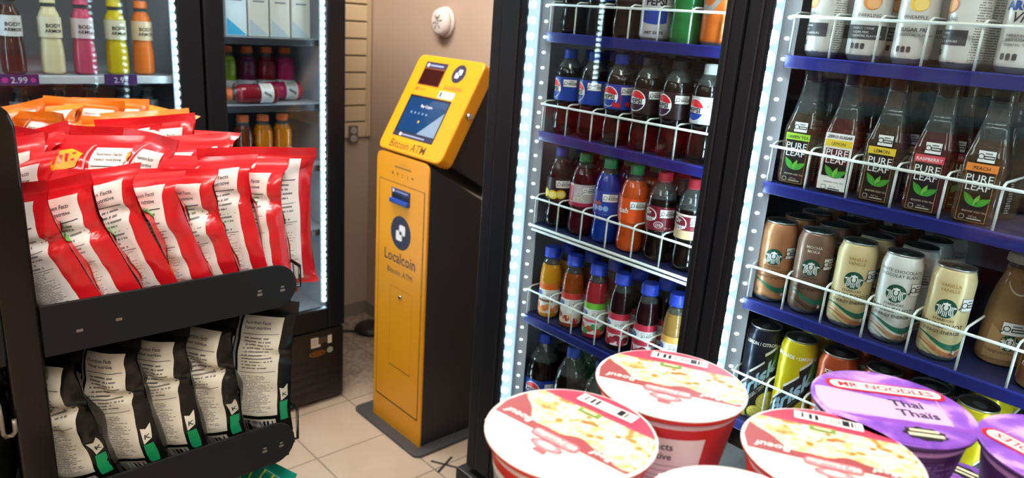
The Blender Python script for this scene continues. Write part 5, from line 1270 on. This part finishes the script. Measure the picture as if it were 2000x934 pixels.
for i, (x, lq, nm) in enumerate(((1.070, lml, 'lime'), (1.145, prl, 'plum'), (1.220, rdl, 'dark red'), (1.295, pkl, 'pink'))):
    stock('g' + nm, gator(lq, co, lw), 'sports_bottle', 'bottle', x, 2.715, 1.2035, 10, f'{nm} sports drink bottle with orange cap standing behind the lying bottles', nB, 0)
for i, (x, y, lq, nm) in enumerate(((.990, 2.546, rdl, 'dark red'), (1.120, 2.622, pkl, 'pink'))):
    stock('lying' + nm, gator(lq, co, lw), 'sports_bottle', 'bottle', x + .186, y, 1.2035 + .0347, 0, f'{nm} sports drink bottle lying on its side across the shelf', nB, 0, tip=(0, -PI / 2, .0))
for i, (x, lq, nm) in enumerate(((1.062, colour_liq('brown_sport', '#5a2410'), 'brown'), (1.136, colour_liq('amber_sport', '#b8680c'), 'amber'), (1.210, colour_liq('amber_sport', '#b8680c'), 'amber'))):
    stock('h' + nm, gator(lq, co, lw), 'sports_bottle', 'bottle', x, 2.57, .9745, 5, f'{nm} drink bottle with orange cap, {ORD[i]} from the hinge side on the middle shelf', nC, 0)
# ---- wide cooler behind the rack
for i, (x, lq, lm, nm) in enumerate(((.395, '#4a2a22', '#d8d8da', 'brown'), (.494, '#d8cfa8', '#e2dcc0', 'cream'), (.578, '#c24a6a', '#d8c6cc', 'pink'), (.668, '#c8b41c', '#d8d4b8', 'yellow'), (.744, '#d8702c', '#e0c8a8', 'orange'))):
    stock('ar' + nm, armor(colour_liq('armor_' + nm, lq), pm('armor_label_' + nm, lm, .45), pm('armor_cap_' + nm, lq, .45)), 'juice_bottle', 'bottle', x, 2.555, 1.3035, 8, f'{nm} drink bottle with pale label on the lit shelf behind the orange chips', 'bottles in the wide cooler', 0)
    stock('dkb', armor(colour_liq('dark_drink', '#1a1c22'), pm('dark_label', '#6a7078', .45), capk), 'juice_bottle', 'bottle', x + .01, 2.575, 1.0605, 8, f'dark bottle on the lower shelf right below the {nm} drink bottle'.replace('right ', ''), 'bottles in the wide cooler', 0)
for i, (x0, x1) in enumerate(((.345, .442), (.612, .704))):
    t = thing('price_tag', 'purple price tag on the lit shelf edge under the ' + ('brown' if i == 0 else 'yellow') + ' drink bottle', 'price tag', ((x0 + x1) / 2, YF + .064, 1.289))
    b = MB(); w_ = (x1 - x0) / 2; b.box(-w_, w_, 0, .002, -.014, .018, pm('tag_purple', '#4a2a68', .4), .0006)
    S = planeS((0, -.0002, 0), (1, 0, 0), (0, 0, 1)); tm = pm('tag_print', '#d9cfe8', .4); mg = pm('tag_magenta', '#c23a9a', .4)
    b.text(S, '2.99', 0, -.007, .024, tm, .0004, bold=.01)
    if i == 0: b.disc(S, -.034, .001, .008, mg, .0005); b.disc(S, .034, .001, .007, mg, .0005)
    b.build('tag', t)

# ================================================================== SHELF ACROSS THE AISLE (seen mirrored in the cooler glass)
t = thing('store_shelf', 'grey store shelf across the aisle, mirrored faintly in the cooler door', 'shelf', (-1.25, 1.25, 0))
sg_ = pm('shelf_grey', '#8a8680', .6)
b = MB(); b.box(-.02, 0, -.8, .8, 0, 1.7, sg_); b.build('back_panel', t)
for z in (.12, .55, .95, 1.32):
    b = MB(); b.box(.001, .36, -.8, .8, z - .02, z, sg_, .003); b.build('shelf', t)
cols = (('tan', '#b98f58'), ('red', '#b81c22'), ('orange', '#d8761c'), ('brown', '#5a3420'), ('purple', '#6a3a94'), ('cream', '#d6c7a0'), ('dark red', '#7a1a20'))
for zi, z in enumerate((.95, 1.32)):
    for i in range(7):
        cn_, hx = cols[(i * 2 + zi * 3) % 7]
        hh = (.24, .20, .27, .22, .25, .19, .23)[(i + zi) % 7]
        b = MB(); b.box(-.10, .10, -.095, .095, 0, hh, pm('box_' + cn_.replace(' ', '_'), hx, .5), .004)
        S = planeS((.1004, 0, 0), (0, 1, 0), (0, 0, 1)); b.rect(S, -.07, .07, hh * .45, hh * .8, pm('box_panel_pale', '#d8d0be', .5), .0006); b.rect(S, -.05, .05, hh * .15, hh * .3, pm('box_panel_dark', '#33302e', .5), .0006)
        tag(b.build('snack_box', loc=(-1.03, .62 + .205 * i, z + .0005)), f'{cn_} snack box, {ORD[i]} along the {("middle", "upper")[zi]} shelf across the aisle', 'box', 'snack boxes across the aisle')
